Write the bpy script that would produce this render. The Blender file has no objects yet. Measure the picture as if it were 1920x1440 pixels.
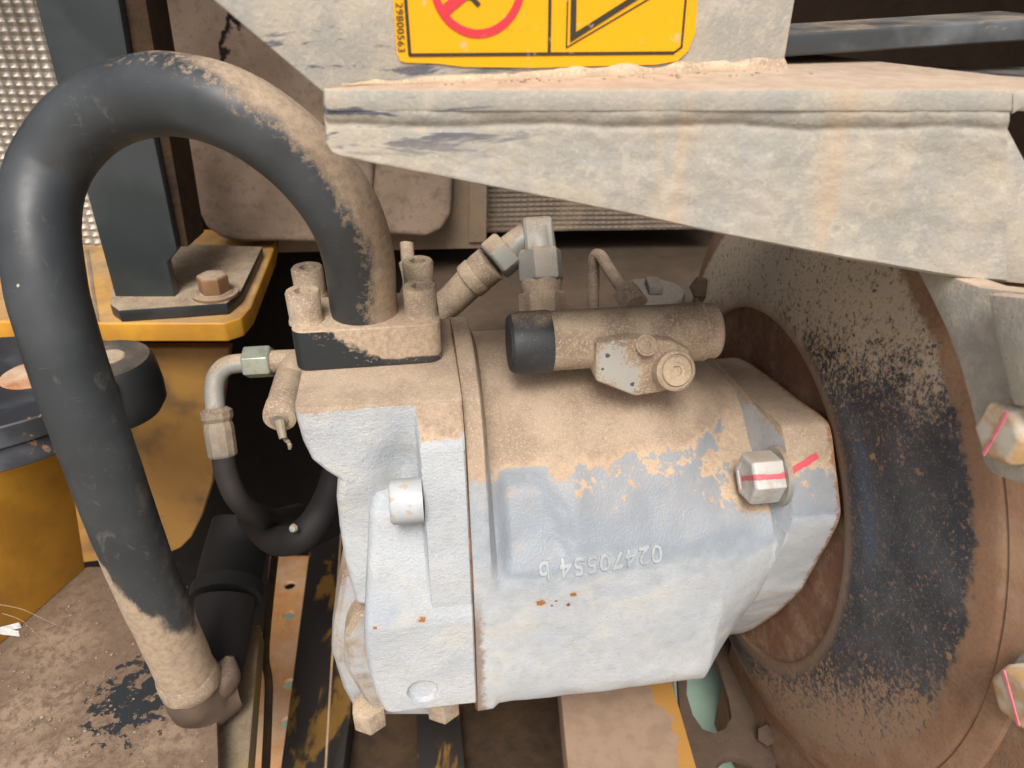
import bpy, bmesh, math, random
from mathutils import Vector, Matrix, noise as mnoise
random.seed(7)
SC = bpy.context.scene
COL = SC.collection
R_ = math.radians

# ------------------------------------------------------------------ camera
F_PX, PITCH = 1400.0, R_(30)
CAM = Vector((0, 0, 1.45))
FW = Vector((0, math.cos(PITCH), -math.sin(PITCH)))
UP = Vector((0, math.sin(PITCH), math.cos(PITCH)))
RT = Vector((1, 0, 0))
cd = bpy.data.cameras.new('camera')
cam = bpy.data.objects.new('camera', cd); COL.objects.link(cam)
cam.location = CAM; cam.rotation_euler = (R_(90) - PITCH, 0, 0)
cd.sensor_width = 36; cd.lens = 36 * F_PX / 1920
cd.clip_start = 0.01; cd.clip_end = 500
cd.dof.use_dof = True; cd.dof.focus_distance = 0.57; cd.dof.aperture_fstop = 9.0
SC.camera = cam

# ------------------------------------------------------------------ light
world = bpy.data.worlds.new('World'); SC.world = world
world.use_nodes = True
wn = world.node_tree
sky = wn.nodes.new('ShaderNodeTexSky'); sky.sky_type = 'NISHITA'; sky.sun_disc = False
SUN_EL, SUN_AZ = R_(53), R_(184)        # azimuth clockwise from +Y: behind the camera, a little left
sky.sun_elevation = SUN_EL; sky.sun_rotation = SUN_AZ
sky.air_density = 0.7; sky.dust_density = 6.0; sky.ozone_density = 1.0
bg = wn.nodes['Background']; bg.inputs['Strength'].default_value = 0.09
wn.links.new(sky.outputs['Color'], bg.inputs['Color'])
sl = bpy.data.lights.new('sun', 'SUN'); sl.energy = 2.1; sl.angle = R_(24); sl.color = (1, .978, .95)
so = bpy.data.objects.new('sun', sl); COL.objects.link(so)
sd = Vector((math.sin(SUN_AZ) * math.cos(SUN_EL), math.cos(SUN_AZ) * math.cos(SUN_EL), math.sin(SUN_EL)))
so.rotation_euler = sd.to_track_quat('Z', 'Y').to_euler(); so.location = (0, -3, 4)
vs = SC.view_settings
vs.view_transform = 'Standard'; vs.look = 'None'; vs.gamma = 1; vs.use_curve_mapping = False
vs.exposure = 0.60
SC.cycles.max_bounces = 8

# ------------------------------------------------------------------ measuring helpers
def ray(x, y): return FW + RT * ((x - 960) / F_PX) + UP * ((720 - y) / F_PX)
def D(x, y, zc): return CAM + ray(x, y) * zc                       # at a distance along the optical axis
def atY(x, y, Y): r = ray(x, y); return CAM + r * (Y / r.y)
def atZ(x, y, Z): r = ray(x, y); return CAM + r * ((Z - CAM.z) / r.z)
TH = R_(8)
PA = Vector((math.cos(TH), math.sin(TH), 0)); PN = Vector((math.sin(TH), -math.cos(TH), 0)); PZ = Vector((0, 0, 1))
PO = atY(890, 1165, .405)                                          # pump frame origin
def P(u, d, w): return PO + PA * u + PN * d + PZ * w               # pump coordinates: along the shaft, to the front, up
def atd(x, y, d):
    r = ray(x, y); t = (d - (CAM - PO).dot(PN)) / r.dot(PN); v = CAM + r * t - PO
    return v.dot(PA), v.z
def atu(x, y, u):
    r = ray(x, y); t = (u - (CAM - PO).dot(PA)) / r.dot(PA); v = CAM + r * t - PO
    return v.dot(PN), v.z
def frame(o, ex, ey, ez):
    m = Matrix((ex, ey, ez)).transposed().to_4x4(); m.translation = o
    return m
def look(o, ez, hint=Vector((0, 0, 1))):
    ez = Vector(ez).normalized()
    if abs(ez.dot(hint)) > .98: hint = Vector((1, 0, 0))
    ex = hint.cross(ez).normalized(); ey = ez.cross(ex)
    return frame(o, ex, ey, ez)
MU = lambda u: frame(P(u, 0, 0), PN, PZ, PA)                       # local (d, w, along u)
def sst(a, b, x):
    if a == b: return 1. if x > a else 0.
    t = max(0., min(1., (x - a) / (b - a))); return t * t * (3 - 2 * t)
def lerp(a, b, t): return a + (b - a) * t
def interp(tab, x):
    if x <= tab[0][0]: return tab[0][1]
    for (a, va), (b, vb) in zip(tab, tab[1:]):
        if x <= b: return va + (vb - va) * (x - a) / (b - a)
    return tab[-1][1]

# ------------------------------------------------------------------ mesh helpers
def bevel_all(bm, faces, w, seg=2, minang=20):
    es = set()
    for f in faces:
        for e in f.edges: es.add(e)
    es = [e for e in es if len(e.link_faces) == 2 and e.calc_face_angle(0) > R_(minang)]
    bmesh.ops.bevel(bm, geom=es, offset=w, segments=seg, profile=.6, affect='EDGES', clamp_overlap=True)
def prism(bm, pts, z0, z1, m=Matrix(), bevel=0, seg=2):
    t = bmesh.new()
    a = [t.verts.new((x, y, z0)) for x, y in pts]; b = [t.verts.new((x, y, z1)) for x, y in pts]
    n = len(pts)
    t.faces.new(a[::-1]); t.faces.new(b)
    for i in range(n): t.faces.new((a[i], a[(i + 1) % n], b[(i + 1) % n], b[i]))
    bmesh.ops.recalc_face_normals(t, faces=t.faces)
    if bevel: bevel_all(t, list(t.faces), bevel, seg)
    merge(bm, t, m)
def merge(bm, t, m=Matrix()):
    t.transform(m); me = bpy.data.meshes.new('tmp'); t.to_mesh(me); t.free(); bm.from_mesh(me); bpy.data.meshes.remove(me)
def box(bm, c, s, m=Matrix(), bevel=0, seg=2):
    x, y, z = c; a, b, h = s[0] / 2, s[1] / 2, s[2] / 2
    prism(bm, [(x - a, y - b), (x + a, y - b), (x + a, y + b), (x - a, y + b)], z - h, z + h, m, bevel, seg)
def holed(bm, outer, holes, z0, z1, m=Matrix(), bevel=0):
    t = bmesh.new(); loops = []
    for lp in [outer] + holes:
        v = [t.verts.new((x, y, z1)) for x, y in lp]
        loops += [t.edges.new((v[i], v[(i + 1) % len(v)])) for i in range(len(v))]
    bmesh.ops.triangle_fill(t, edges=loops, use_beauty=True)
    g = bmesh.ops.extrude_face_region(t, geom=list(t.faces))
    for v in [q for q in g['geom'] if isinstance(q, bmesh.types.BMVert)]: v.co.z = z0
    bmesh.ops.recalc_face_normals(t, faces=t.faces)
    if bevel: bevel_all(t, list(t.faces), bevel, 2, 50)
    merge(bm, t, m)
def lathe(bm, prof, m=Matrix(), seg=48, a0=0, a1=360):
    t = bmesh.new(); rings = []; full = (a1 - a0) >= 360
    n = seg if full else seg + 1
    for r, z in prof:
        if r < 1e-6: rings.append([t.verts.new((0, 0, z))] * n)
        else: rings.append([t.verts.new((r * math.cos(R_(a0 + (a1 - a0) * i / seg)), r * math.sin(R_(a0 + (a1 - a0) * i / seg)), z)) for i in range(n)])
    for A, B in zip(rings, rings[1:]):
        for i in range(n if full else n - 1):
            j = (i + 1) % n; q = []
            for v in (A[i], A[j], B[j], B[i]):
                if v not in q: q.append(v)
            if len(q) > 2: t.faces.new(q)
    bmesh.ops.recalc_face_normals(t, faces=t.faces)
    merge(bm, t, m)
def hexagon(bm, r, h, m=Matrix(), cham=.12, both=False, rot=0, recess=0, soft=.05):
    t = bmesh.new()
    def ring(k, z): return [t.verts.new((k * r * math.cos(R_(60 * i + rot)), k * r * math.sin(R_(60 * i + rot)), z)) for i in range(6)]
    c = cham * r
    zs = [(1 - cham if both else 1, 0)] + ([(1, c)] if both else []) + [(1, h - c), (1 - cham, h)]
    rings = [ring(k, z) for k, z in zs]
    for A, B in zip(rings, rings[1:]):
        for i in range(6): t.faces.new((A[i], A[(i + 1) % 6], B[(i + 1) % 6], B[i]))
    t.faces.new(rings[0][::-1])
    if recess:
        c2 = [t.verts.new((v.co.x * recess, v.co.y * recess, h)) for v in rings[-1]]
        c3 = [t.verts.new((v.co.x * recess * .96, v.co.y * recess * .96, h - .0016)) for v in rings[-1]]
        for A, B in ((rings[-1], c2), (c2, c3)):
            for i in range(6): t.faces.new((A[i], A[(i + 1) % 6], B[(i + 1) % 6], B[i]))
        t.faces.new(c3)
    else: t.faces.new(rings[-1])
    bmesh.ops.recalc_face_normals(t, faces=t.faces)
    bevel_all(t, list(t.faces), r * soft, 3, 15)
    merge(bm, t, m)
def spline(pts, n=10):
    out = []; L = len(pts)
    for i in range(L - 1):
        p0, p1, p2, p3 = pts[max(i - 1, 0)], pts[i], pts[i + 1], pts[min(i + 2, L - 1)]
        for k in range(n):
            t = k / n
            out.append(tuple(.5 * (2 * b + (c - a) * t + (2 * a - 5 * b + 4 * c - d) * t * t + (3 * b - a - 3 * c + d) * t ** 3)
                             for a, b, c, d in zip(p0, p1, p2, p3)))
    out.append(tuple(pts[-1])); return out
def tube(bm, pts, rad, seg=32, n=10, caps=True, wob=0):
    """pts: list of Vector; rad: float or list"""
    if not isinstance(rad, (list, tuple)): rad = [rad] * len(pts)
    q = spline([(p.x, p.y, p.z, r) for p, r in zip(pts, rad)], n) if n > 1 else [(p.x, p.y, p.z, r) for p, r in zip(pts, rad)]
    ps = [Vector(v[:3]) for v in q]; rs = [v[3] for v in q]
    t = bmesh.new(); nrm = None; rings = []
    for i, p in enumerate(ps):
        d = (ps[min(i + 1, len(ps) - 1)] - ps[max(i - 1, 0)]).normalized()
        if nrm is None: nrm = d.orthogonal().normalized()
        nrm = (nrm - d * nrm.dot(d)).normalized(); b = d.cross(nrm)
        rings.append([t.verts.new(p + (nrm * math.cos(2 * math.pi * k / seg) + b * math.sin(2 * math.pi * k / seg)) *
                     (rs[i] * (1 + (wob * mnoise.noise(p * 40 + nrm * k) if wob else 0)))) for k in range(seg)])
    for A, B in zip(rings, rings[1:]):
        for k in range(seg): t.faces.new((A[k], A[(k + 1) % seg], B[(k + 1) % seg], B[k]))
    if caps: t.faces.new(rings[0][::-1]); t.faces.new(rings[-1])
    bmesh.ops.recalc_face_normals(t, faces=t.faces)
    merge(bm, t)
def circ(cx, cy, r, n=24, ry=None): return [(cx + r * math.cos(2 * math.pi * i / n), cy + (ry or r) * math.sin(2 * math.pi * i / n)) for i in range(n)]
def rrect(x0, y0, x1, y1, r, n=6):
    out = []
    for cx, cy, a in ((x1 - r, y0 + r, -90), (x1 - r, y1 - r, 0), (x0 + r, y1 - r, 90), (x0 + r, y0 + r, 180)):
        for k in range(n + 1): q = R_(a + 90 * k / n); out.append((cx + r * math.cos(q), cy + r * math.sin(q)))
    return out
def rough_verts(bm, amp, sc, seed=0):
    bm.normal_update()
    for v in bm.verts:
        v.co += v.normal * (mnoise.noise(v.co * sc + Vector((seed, 0, 0))) * amp)

def thing(name, label, cat, loc=(0, 0, 0), group=None):
    o = bpy.data.objects.new(name, None); COL.objects.link(o); o.location = loc
    o.empty_display_size = .02
    o['label'] = label; o['category'] = cat
    if group: o['group'] = group
    return o
def obj(name, bm, mat, parent=None, ang=32, label=None, cat=None, kind=None, group=None, loc=None):
    base = Vector((0, 0, 0)); r = parent
    while r is not None: base += r.location; r = r.parent
    if loc is not None: base = Vector(loc)
    bmesh.ops.remove_doubles(bm, verts=bm.verts, dist=1e-6)
    bmesh.ops.transform(bm, matrix=Matrix.Translation(-base), verts=bm.verts)
    for f in bm.faces: f.smooth = True
    lim = R_(ang)
    for e in bm.edges: e.smooth = len(e.link_faces) == 2 and e.calc_face_angle(0) < lim
    me = bpy.data.meshes.new(name); bm.to_mesh(me); bm.free()
    me.materials.append(mat)
    o = bpy.data.objects.new(name, me); COL.objects.link(o)
    if parent: o.parent = parent
    elif loc is not None: o.location = loc
    if label: o['label'] = label
    if cat: o['category'] = cat
    if kind: o['kind'] = kind
    if group: o['group'] = group
    return o
def text_bm(s, size, m, depth=.0004, bev=0, spacing=1.0):
    c = bpy.data.curves.new('t', 'FONT'); c.body = s; c.size = size; c.extrude = depth; c.bevel_depth = bev
    c.align_x = 'CENTER'; c.align_y = 'CENTER'; c.space_character = spacing; c.resolution_u = 4
    o = bpy.data.objects.new('t', c); COL.objects.link(o)
    dg = bpy.context.evaluated_depsgraph_get(); me = bpy.data.meshes.new_from_object(o.evaluated_get(dg))
    bm = bmesh.new(); bm.from_mesh(me); bm.transform(m)
    bpy.data.objects.remove(o); bpy.data.curves.remove(c); bpy.data.meshes.remove(me)
    return bm

# ------------------------------------------------------------------ materials
class Mat:
    def __init__(s, name):
        s.m = bpy.data.materials.new(name); s.m.use_nodes = True; s.t = s.m.node_tree
        s.b = s.t.nodes['Principled BSDF']; s._g = None; s.m.displacement_method = 'BUMP'
    def node(s, ty, ins=(), **kw):
        n = s.t.nodes.new(ty)
        for k, v in kw.items(): setattr(n, k, v)
        for k, v in (ins.items() if isinstance(ins, dict) else enumerate(ins)): s.put(n.inputs[k], v)
        return n
    def put(s, sock, v):
        if v is None: return
        if isinstance(v, bpy.types.NodeSocket): s.t.links.new(v, sock)
        else:
            if sock.type == 'RGBA' and len(v) == 3: v = (*v, 1)
            sock.default_value = v
    def geo(s):
        if not s._g: s._g = s.t.nodes.new('ShaderNodeNewGeometry')
        return s._g
    @property
    def pos(s): return s.geo().outputs['Position']
    def xyz(s, v): return s.node('ShaderNodeSeparateXYZ', [v]).outputs
    @property
    def nrm(s): return s.geo().outputs['Normal']
    def nz(s): return s.xyz(s.nrm)[2]
    def noise(s, sc, det=4, rough=.55, vec=None, dist=0):
        n = s.node('ShaderNodeTexNoise', {'Vector': vec or s.pos, 'Scale': sc, 'Detail': det, 'Roughness': rough, 'Distortion': dist}); return n.outputs[0]
    def vor(s, sc, feat='F1', vec=None, rnd=1):
        n = s.node('ShaderNodeTexVoronoi', feature=feat); s.put(n.inputs['Vector'], vec or s.pos); n.inputs['Scale'].default_value = sc
        n.inputs['Randomness'].default_value = rnd; return n.outputs['Distance']
    def scale(s, v, x, y, z): return s.node('ShaderNodeVectorMath', [v, (x, y, z)], operation='MULTIPLY').outputs[0]
    def ma(s, op, a, b=0., c=None):
        n = s.node('ShaderNodeMath', [a, b] if c is None else [a, b, c], operation=op); return n.outputs[0]
    def add(s, a, b): return s.ma('ADD', a, b)
    def mul(s, a, b): return s.ma('MULTIPLY', a, b)
    def mx(s, a, b): return s.ma('MAXIMUM', a, b)
    def dot(s, v, c): return s.node('ShaderNodeVectorMath', [v, c], operation='DOT_PRODUCT').outputs[1]
    def mr(s, v, a, b, c=0., d=1., smooth=True):
        n = s.node('ShaderNodeMapRange', interpolation_type='SMOOTHSTEP' if smooth else 'LINEAR')
        for i, q in enumerate((v, a, b, c, d)): s.put(n.inputs[i], q)
        return n.outputs[0]
    def mix(s, f, a, b):
        n = s.node('ShaderNodeMix', data_type='RGBA'); s.put(n.inputs[0], f); s.put(n.inputs[6], a); s.put(n.inputs[7], b); return n.outputs[2]
    def mixf(s, f, a, b):
        n = s.node('ShaderNodeMix', data_type='FLOAT'); s.put(n.inputs[0], f); s.put(n.inputs[2], a); s.put(n.inputs[3], b); return n.outputs[0]
    def near(s, pts):        # mask of ragged spots round given points (p, r)
        out = None
        wob = s.noise(330, 3, .6)
        for p, r in pts:
            d = s.node('ShaderNodeVectorMath', [s.pos, tuple(p)], operation='DISTANCE').outputs[1]
            k = s.mr(s.add(d, s.mul(s.add(wob, -.5), r * 2.4)), r * 1.05, r * .8)
            out = k if out is None else s.mx(out, k)
        return out
    def stroke(s, p0, p1, h, n):   # brush stroke between two points on a surface with normal n
        p0, p1 = Vector(p0), Vector(p1); e = (p1 - p0); L = e.length; e.normalize(); f = Vector(n).cross(e).normalized()
        rel = s.node('ShaderNodeVectorMath', [s.pos, tuple(p0)], operation='SUBTRACT').outputs[0]
        a = s.dot(rel, tuple(e)); b = s.ma('ABSOLUTE', s.add(s.dot(rel, tuple(f)), s.mul(s.add(s.noise(120, 2), -.5), h * 1.2)))
        g = s.ma('ABSOLUTE', s.dot(rel, tuple(Vector(n).normalized())))
        k = s.mul(s.mul(s.mr(a, -.001, .001), s.mr(a, L + .001, L - .001)), s.mr(b, h, h * .75))
        return s.mul(s.mul(k, s.mr(g, .014, .010)), s.mr(s.noise(700, 3, .7), .25, .36))
    def out(s, col, rough=.6, metal=0., height=None, bstr=.5, bdist=.001, spec=.5):
        s.put(s.b.inputs['Base Color'], col); s.put(s.b.inputs['Roughness'], rough); s.put(s.b.inputs['Metallic'], metal)
        s.put(s.b.inputs['Specular IOR Level'], spec)
        if height is not None:
            bp = s.node('ShaderNodeBump', {'Strength': bstr, 'Distance': bdist, 'Height': height}); s.t.links.new(bp.outputs[0], s.b.inputs['Normal'])
        return s.m

DUST = (.46, .36, .245); DUST_PALE = (.55, .42, .29); DUST_DK = (.265, .195, .142)
def dustcol(s, fine=900, tone=1.0):
    d = tuple(c * tone for c in DUST); e = tuple(c * tone for c in DUST_DK)
    c = s.mix(s.mr(s.noise(28, 5, .65), .36, .66), d, e)
    c = s.mix(s.mul(s.mr(s.noise(140, 5, .75), .52, .70), .55), c, tuple(q * .62 for q in d))
    c = s.mix(s.mr(s.noise(fine * .62, 3, .8), .50, .66), c, tuple(min(1, q * 1.24) for q in d))
    return s.mix(s.mul(s.mr(s.noise(fine * .5, 3, .8), .60, .70), .55), c, tuple(q * .42 for q in d))

def mat_dusty(name, base, rough=.5, thr=.55, amp=.5, wid=.12, patch=60, metal=0., tone=1., base2=None, bump=.3, extra=None, spec=.5, allover=0., gs=900):
    """painted or bare metal with a coat of dry dust on what faces up"""
    s = Mat(name)
    b = base if base2 is None else s.mix(s.mr(s.noise(18, 4), .4, .65), base, base2)
    n1 = s.noise(patch, 6, .65)
    k = s.add(s.nz(), s.mul(s.add(n1, -.5), amp))
    m = s.mr(k, thr - wid, thr + wid)
    if allover: m = s.mx(m, s.mr(s.noise(patch * .6, 6, .7), 1 - allover - .12, 1 - allover + .12))
    grain = s.noise(gs, 2, .7)
    col = s.mix(m, b, dustcol(s, gs, tone))
    if extra: col = extra(s, col)
    h = s.add(s.mul(grain, s.mixf(m, .15, .8)), s.mul(n1, .4))
    return s.out(col, s.mixf(m, rough, .95), s.mixf(m, metal, 0.), h, bump, .0012, spec)

# --- pump paint -------------------------------------------------------------
_sb = lambda x, y, d=-.006: (lambda q: P(q[0], d, q[1]))(atd(x, y, d))
RUST_SPOTS = [(_sb(1014, 1131), .0035), (_sb(1076, 1115), .0026), (_sb(1043, 1127), .0014), (_sb(1066, 1134), .0016), (_sb(1103, 1100), .0012),
              (_sb(791, 1164, 0), .0030), (_sb(703, 1178, 0), .0014), (_sb(820, 1067, -.012), .0026), (_sb(830, 1016, -.014), .0018),
              (_sb(872, 1154, 0), .0014), (_sb(1035, 1136), .0011)]
def pump_paint(name, block=False):
    s = Mat(name)
    x, y, z = s.xyz(s.pos)
    big = s.noise(14, 3, .5); mid = s.noise(70, 5, .62); mott = s.noise(230, 4, .6); fine = s.noise(1100, 2, .6)
    paint = s.mix(s.mr(big, .3, .7), (.545, .570, .575), (.45, .485, .51))
    paint = s.mix(s.mul(s.mr(mott, .56, .70), .55), paint, (.36, .41, .44))
    paint = s.mix(s.mul(s.mr(s.noise(520, 3, .7), .66, .74), .65), paint, (.13, .13, .12))
    paint = s.mix(s.mul(s.mr(s.noise(26, 4, .6, None, .5), .52, .68), .5), paint, (.60, .585, .52))
    paint = s.mix(s.mul(s.mr(s.noise(19, 4, .6, s.scale(s.pos, 1, 1, 1.7), .5), .53, .70), .5), paint, (.41, .46, .53))
    paint = s.mix(s.mul(s.mr(s.noise(820, 2, .6), .60, .70), .45), paint, (.34, .36, .37))
    paint = s.mix(s.mul(s.mr(s.noise(150, 5, .75), .60, .70), .35), paint, (.36, .39, .41))
    # dark speckle and grime film
    paint = s.mix(s.mul(s.mr(s.noise(34, 5, .7), .55, .75), .35), paint, (.38, .35, .28))
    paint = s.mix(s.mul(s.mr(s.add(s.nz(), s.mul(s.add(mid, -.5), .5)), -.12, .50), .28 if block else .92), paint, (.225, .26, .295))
    # dust: lies on everything that faces up; breaks up into islands at its lower edge
    k = s.add(s.nz(), s.mul(s.add(mid, -.5), .75 if not block else .45))
    k = s.add(k, s.mul(s.add(mott, -.5), .36))
    hz = s.add(s.mr(z, PO.z + .055, PO.z + .135, -.26, .10, False), s.mr(z, PO.z + .100, PO.z + .122, 0., .45, False)) if not block else s.add(s.mr(z, PO.z + .10, PO.z + .17, -.55, .10, False), s.mr(z, PO.z + .150, PO.z + .178, 0., .42, False))
    k = s.add(k, hz)
    thin = s.mr(k, .545, .575); thick = s.mr(k, .60, .80)
    dcol = s.mix(thick, s.mix(s.mr(s.noise(45, 3), .4, .6), (.52, .385, .26), (.46, .335, .225)), s.mix(s.mr(s.noise(22, 5, .65), .38, .64), (.42, .325, .23), (.32, .24, .168)))
    dcol = s.mix(s.mul(s.mr(s.noise(170, 5, .75), .52, .70), .45), dcol, (.24, .175, .13))
    dcol = s.mix(s.mr(s.noise(620, 3, .8), .50, .68), dcol, (.50, .395, .29))
    dcol = s.mix(s.mul(s.mr(s.noise(480, 3, .8), .58, .70), .6), dcol, (.17, .12, .09))
    # speckled thin dust in front of the islands
    spk = s.mul(s.mr(k, .40, .56), s.mr(s.noise(420, 3, .7), .60, .68))
    film = s.mul(s.mr(k, .25, .56), .16)
    m = s.mx(s.mx(thin, s.mul(spk, .8)), film)
    col = s.mix(m, paint, dcol)
    rust = s.near(RUST_SPOTS)
    col = s.mix(rust, col, s.mix(s.noise(600, 3), (.30, .11, .035), (.14, .05, .02)))
    halo = s.near([(p, r * 1.7) for p, r in RUST_SPOTS[:2] + RUST_SPOTS[5:8]])
    col = s.mix(s.mul(halo, .28), col, (.52, .32, .14)) if True else col
    if not block:
        st = s.mx(s.stroke(RED0, RED1, .0031, RED_N), 0.)
        col = s.mix(s.mul(st, .85), col, (.62, .05, .09))
        # rusty edge where the flange meets the housing
        u = s.dot(s.node('ShaderNodeVectorMath', [s.pos, tuple(PO)], operation='SUBTRACT').outputs[0], tuple(PA))
        ed = s.mr(s.add(u, s.mul(s.add(s.noise(160, 4, .7), -.5), .014)), .279, .283)
        col = s.mix(s.mul(ed, .85), col, (.26, .115, .045))
        jn = s.mr(s.add(u, s.mul(s.add(s.noise(90, 4, .7), -.5), .02)), .009, .003)
        jn = s.mul(jn, s.mr(z, PO.z + .03, PO.z - .02))
        col = s.mix(s.mul(jn, .75), col, (.22, .14, .08))
    h = s.add(s.add(s.mul(s.noise(620 if block else 560, 3, .6), 1.0), s.mul(s.noise(200, 2), .35)), s.mul(s.noise(1500, 2), s.mixf(m, .12, .5)))
    return s.out(col, s.mixf(m, s.mr(mott, .3, .7, .30, .46), .95), 0., h, .46 if block else .30, .0022, .45)
# the bolt's red paint line lies across washer and flange
def _onflange(x, y):   # the upper front chamfer of the pump flange, a plane
    a, b, c = P(.25, 0, .072), P(.28, 0, .072), P(.25, -.042, .130)
    n = (b - a).cross(c - a).normalized(); r = ray(x, y); return CAM + r * ((a - CAM).dot(n) / r.dot(n)), n
RED0, RED_N = _onflange(1484, 884); RED1, _ = _onflange(1534, 853)
M_PUMP = pump_paint('grey_pump_paint'); M_BLOCK = pump_paint('cast_grey_pump_paint', True)

# --- black paint with dust --------------------------------------------------
CL = [(683, 612, 127), (681, 560, 128), (672, 480, 134), (640, 390, 141), (565, 296, 146), (445, 210, 153), (305, 177, 160), (180, 214, 167), (100, 300, 169), (73, 410, 167), (84, 520, 162), (108, 620, 157), (160, 780, 150), (214, 930, 142), (262, 1060, 133), (318, 1190, 123), (352, 1268, 117)]
DIA = .050
def _zc(i):
    x, y, w = CL[i]; a, b = CL[max(i - 1, 0)], CL[min(i + 1, len(CL) - 1)]
    tx, ty = b[0] - a[0], b[1] - a[1]; L = math.hypot(tx, ty); t = ((x - 960) * -ty + (y - 720) * tx) / L / F_PX
    return DIA * F_PX / w * math.sqrt(1 + t * t)
ZCS = [_zc(i) for i in range(len(CL))]
pts = [D(x, y, z) for (x, y, w), z in zip(CL, ZCS)]
def on_pipe(x, y):
    i = min(range(len(CL)), key=lambda k: math.hypot(CL[k][0] - x, CL[k][1] - y)); return D(x, y, ZCS[i] - .0225)
def pipe_mat():
    s = Mat('black_pipe_paint'); x, y, z = s.xyz(s.pos); nx, ny, nz = s.xyz(s.nrm)
    zt, zb = 1.50, D(680, 600, .551).z
    n1 = s.noise(38, 6, .68); n2 = s.noise(170, 5, .72); wisp = s.noise(60, 6, .75, s.scale(s.pos, 1, .5, .35), 1.5)
    T = s.mr(z, zb, zt - .06, .06, .80, False)
    k = s.add(s.add(s.mul(nx, .80), s.mul(nz, .66)), s.mul(s.add(n1, -.5), .55))
    k = s.add(s.add(k, s.mul(s.add(wisp, -.5), .45)), s.mul(T, -1.))
    gate = s.mr(s.add(x, s.mul(s.add(n1, -.5), .04)), -.278, -.248)
    top = s.mul(s.mr(k, -.10, .22), gate)
    spk = s.mul(s.mul(s.mr(k, -.45, .02), s.mr(s.add(n2, s.mr(k, -.4, .0, 0., .10)), .56, .70)), s.mul(gate, .85))
    low = s.mr(s.add(s.add(s.mul(nx, -.062), s.mul(z, -1.)), s.mul(s.add(s.mul(n1, .6), s.mul(wisp, .5)), .085)), -D(305, 1180, .58).z + .022, -D(305, 1180, .58).z + .042)
    m = s.mx(s.mx(top, low), spk)
    film = s.mul(s.mr(s.noise(11, 5, .6), .42, .75), .5)
    base = s.mix(film, (.030, .035, .038), (.080, .088, .092))
    scr = s.mr(s.noise(300, 2, .5, s.scale(s.pos, .25, .25, 3)), .72, .76)
    base = s.mix(s.mul(scr, .35), base, (.16, .17, .17))
    col = s.mix(m, base, s.mix(s.mr(n2, .4, .65), (.42, .32, .22), (.30, .225, .155)))
    col = s.mix(s.mul(s.mr(s.noise(1200, 2, .8), .55, .7), m), col, (.50, .39, .27))
    chips = s.near([(on_pipe(72, 588), .0020), (on_pipe(78, 587), .0016), (on_pipe(160, 849), .0016), (on_pipe(168, 847), .0018), (on_pipe(176, 844), .0015), (on_pipe(186, 838), .0016), (on_pipe(36, 535), .0014), (on_pipe(258, 885), .0012), (on_pipe(250, 890), .0010), (on_pipe(322, 232), .0012)])
    col = s.mix(s.mul(chips, .8), col, (.55, .50, .36))
    rubs = s.mul(s.mr(s.noise(46, 6, .8, s.scale(s.pos, 1, 1, .55), 2.5), .56, .68), s.mr(s.noise(9, 2), .45, .6))
    col = s.mix(s.mul(rubs, .30), col, (.22, .21, .19))
    h = s.add(s.mul(s.noise(1000, 2, .7), s.mixf(m, .05, .9)), s.mul(n1, .3))
    return s.out(col, s.mixf(m, s.mr(s.noise(30, 4), .3, .7, .40, .62), .96), 0, h, .3, .001, .5)
M_PIPE = pipe_mat()
def flange_mat():
    s = Mat('black_flange_paint'); nx, ny, nz = s.xyz(s.nrm); x, y, z = s.xyz(s.pos)
    n1 = s.noise(55, 6, .7, None, .8); n2 = s.noise(260, 4, .7)
    # the left end of the block has been wiped clean
    c0 = D(575, 690, .52); e = s.add(s.mul(s.add(x, -c0.x), 1.), s.mul(s.add(z, -c0.z), 1.1))
    k = s.add(s.add(s.mul(nz, .6), s.mr(e, -.005, .060, -.40, .5, False)), s.mul(s.add(n1, -.5), .8))
    lines = s.mul(s.mr(s.add(z, s.mul(s.add(s.noise(28, 4, .6), -.5), .012)), PO.z + .1835, PO.z + .1815), s.mr(nz, .4, .2))
    m = s.mx(s.mul(s.mr(k, .02, .16), s.ma('SUBTRACT', 1., s.mul(lines, .95))), s.mul(s.mr(k, -.3, .1), s.mr(n2, .58, .68)))
    col = s.mix(m, (.022, .028, .032), s.mix(s.mr(n2, .35, .65), (.50, .385, .265), (.37, .28, .195)))
    col = s.mix(s.mul(s.mr(s.noise(1200, 2, .8), .56, .7), m), col, (.60, .47, .33))
    col = s.mix(s.mul(s.mr(s.noise(1400, 2, .8), .62, .72), m), col, (.16, .12, .09))
    return s.out(col, s.mixf(m, .4, .96), 0, s.mul(s.noise(1000, 2, .7), m), .3, .001)
M_FLANGE = flange_mat()
M_BLACK = mat_dusty('black_paint', (.030, .038, .040), .34, .93, .30, .10, 30, base2=(.045, .054, .057), bump=.12)
M_BLACKD = mat_dusty('black_paint_dusty_top', (.022, .026, .028), .42, .66, .45, .2, 30, base2=(.04, .04, .04), tone=.75, bump=.2)
M_RAIL = mat_dusty('scuffed_rail_paint', (.045, .050, .054), .4, 1.06, .5, .15, 30, base2=(.13, .14, .145), bump=.2, extra=lambda s, c: s.mix(s.mul(s.mr(s.noise(60, 5, .7, s.scale(s.pos, .3, 1, 1)), .58, .66), .6), c, (.30, .24, .17)))
M_RUBBER = mat_dusty('black_rubber', (.026, .030, .034), .5, 1.12, .4, .3, 40, base2=(.035, .037, .038), bump=.2)
M_DUSTED = mat_dusty('dust_coated_metal', (.40, .36, .30), .6, .10, .9, .35, 45, tone=1.05, bump=.35, allover=.62)
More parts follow.
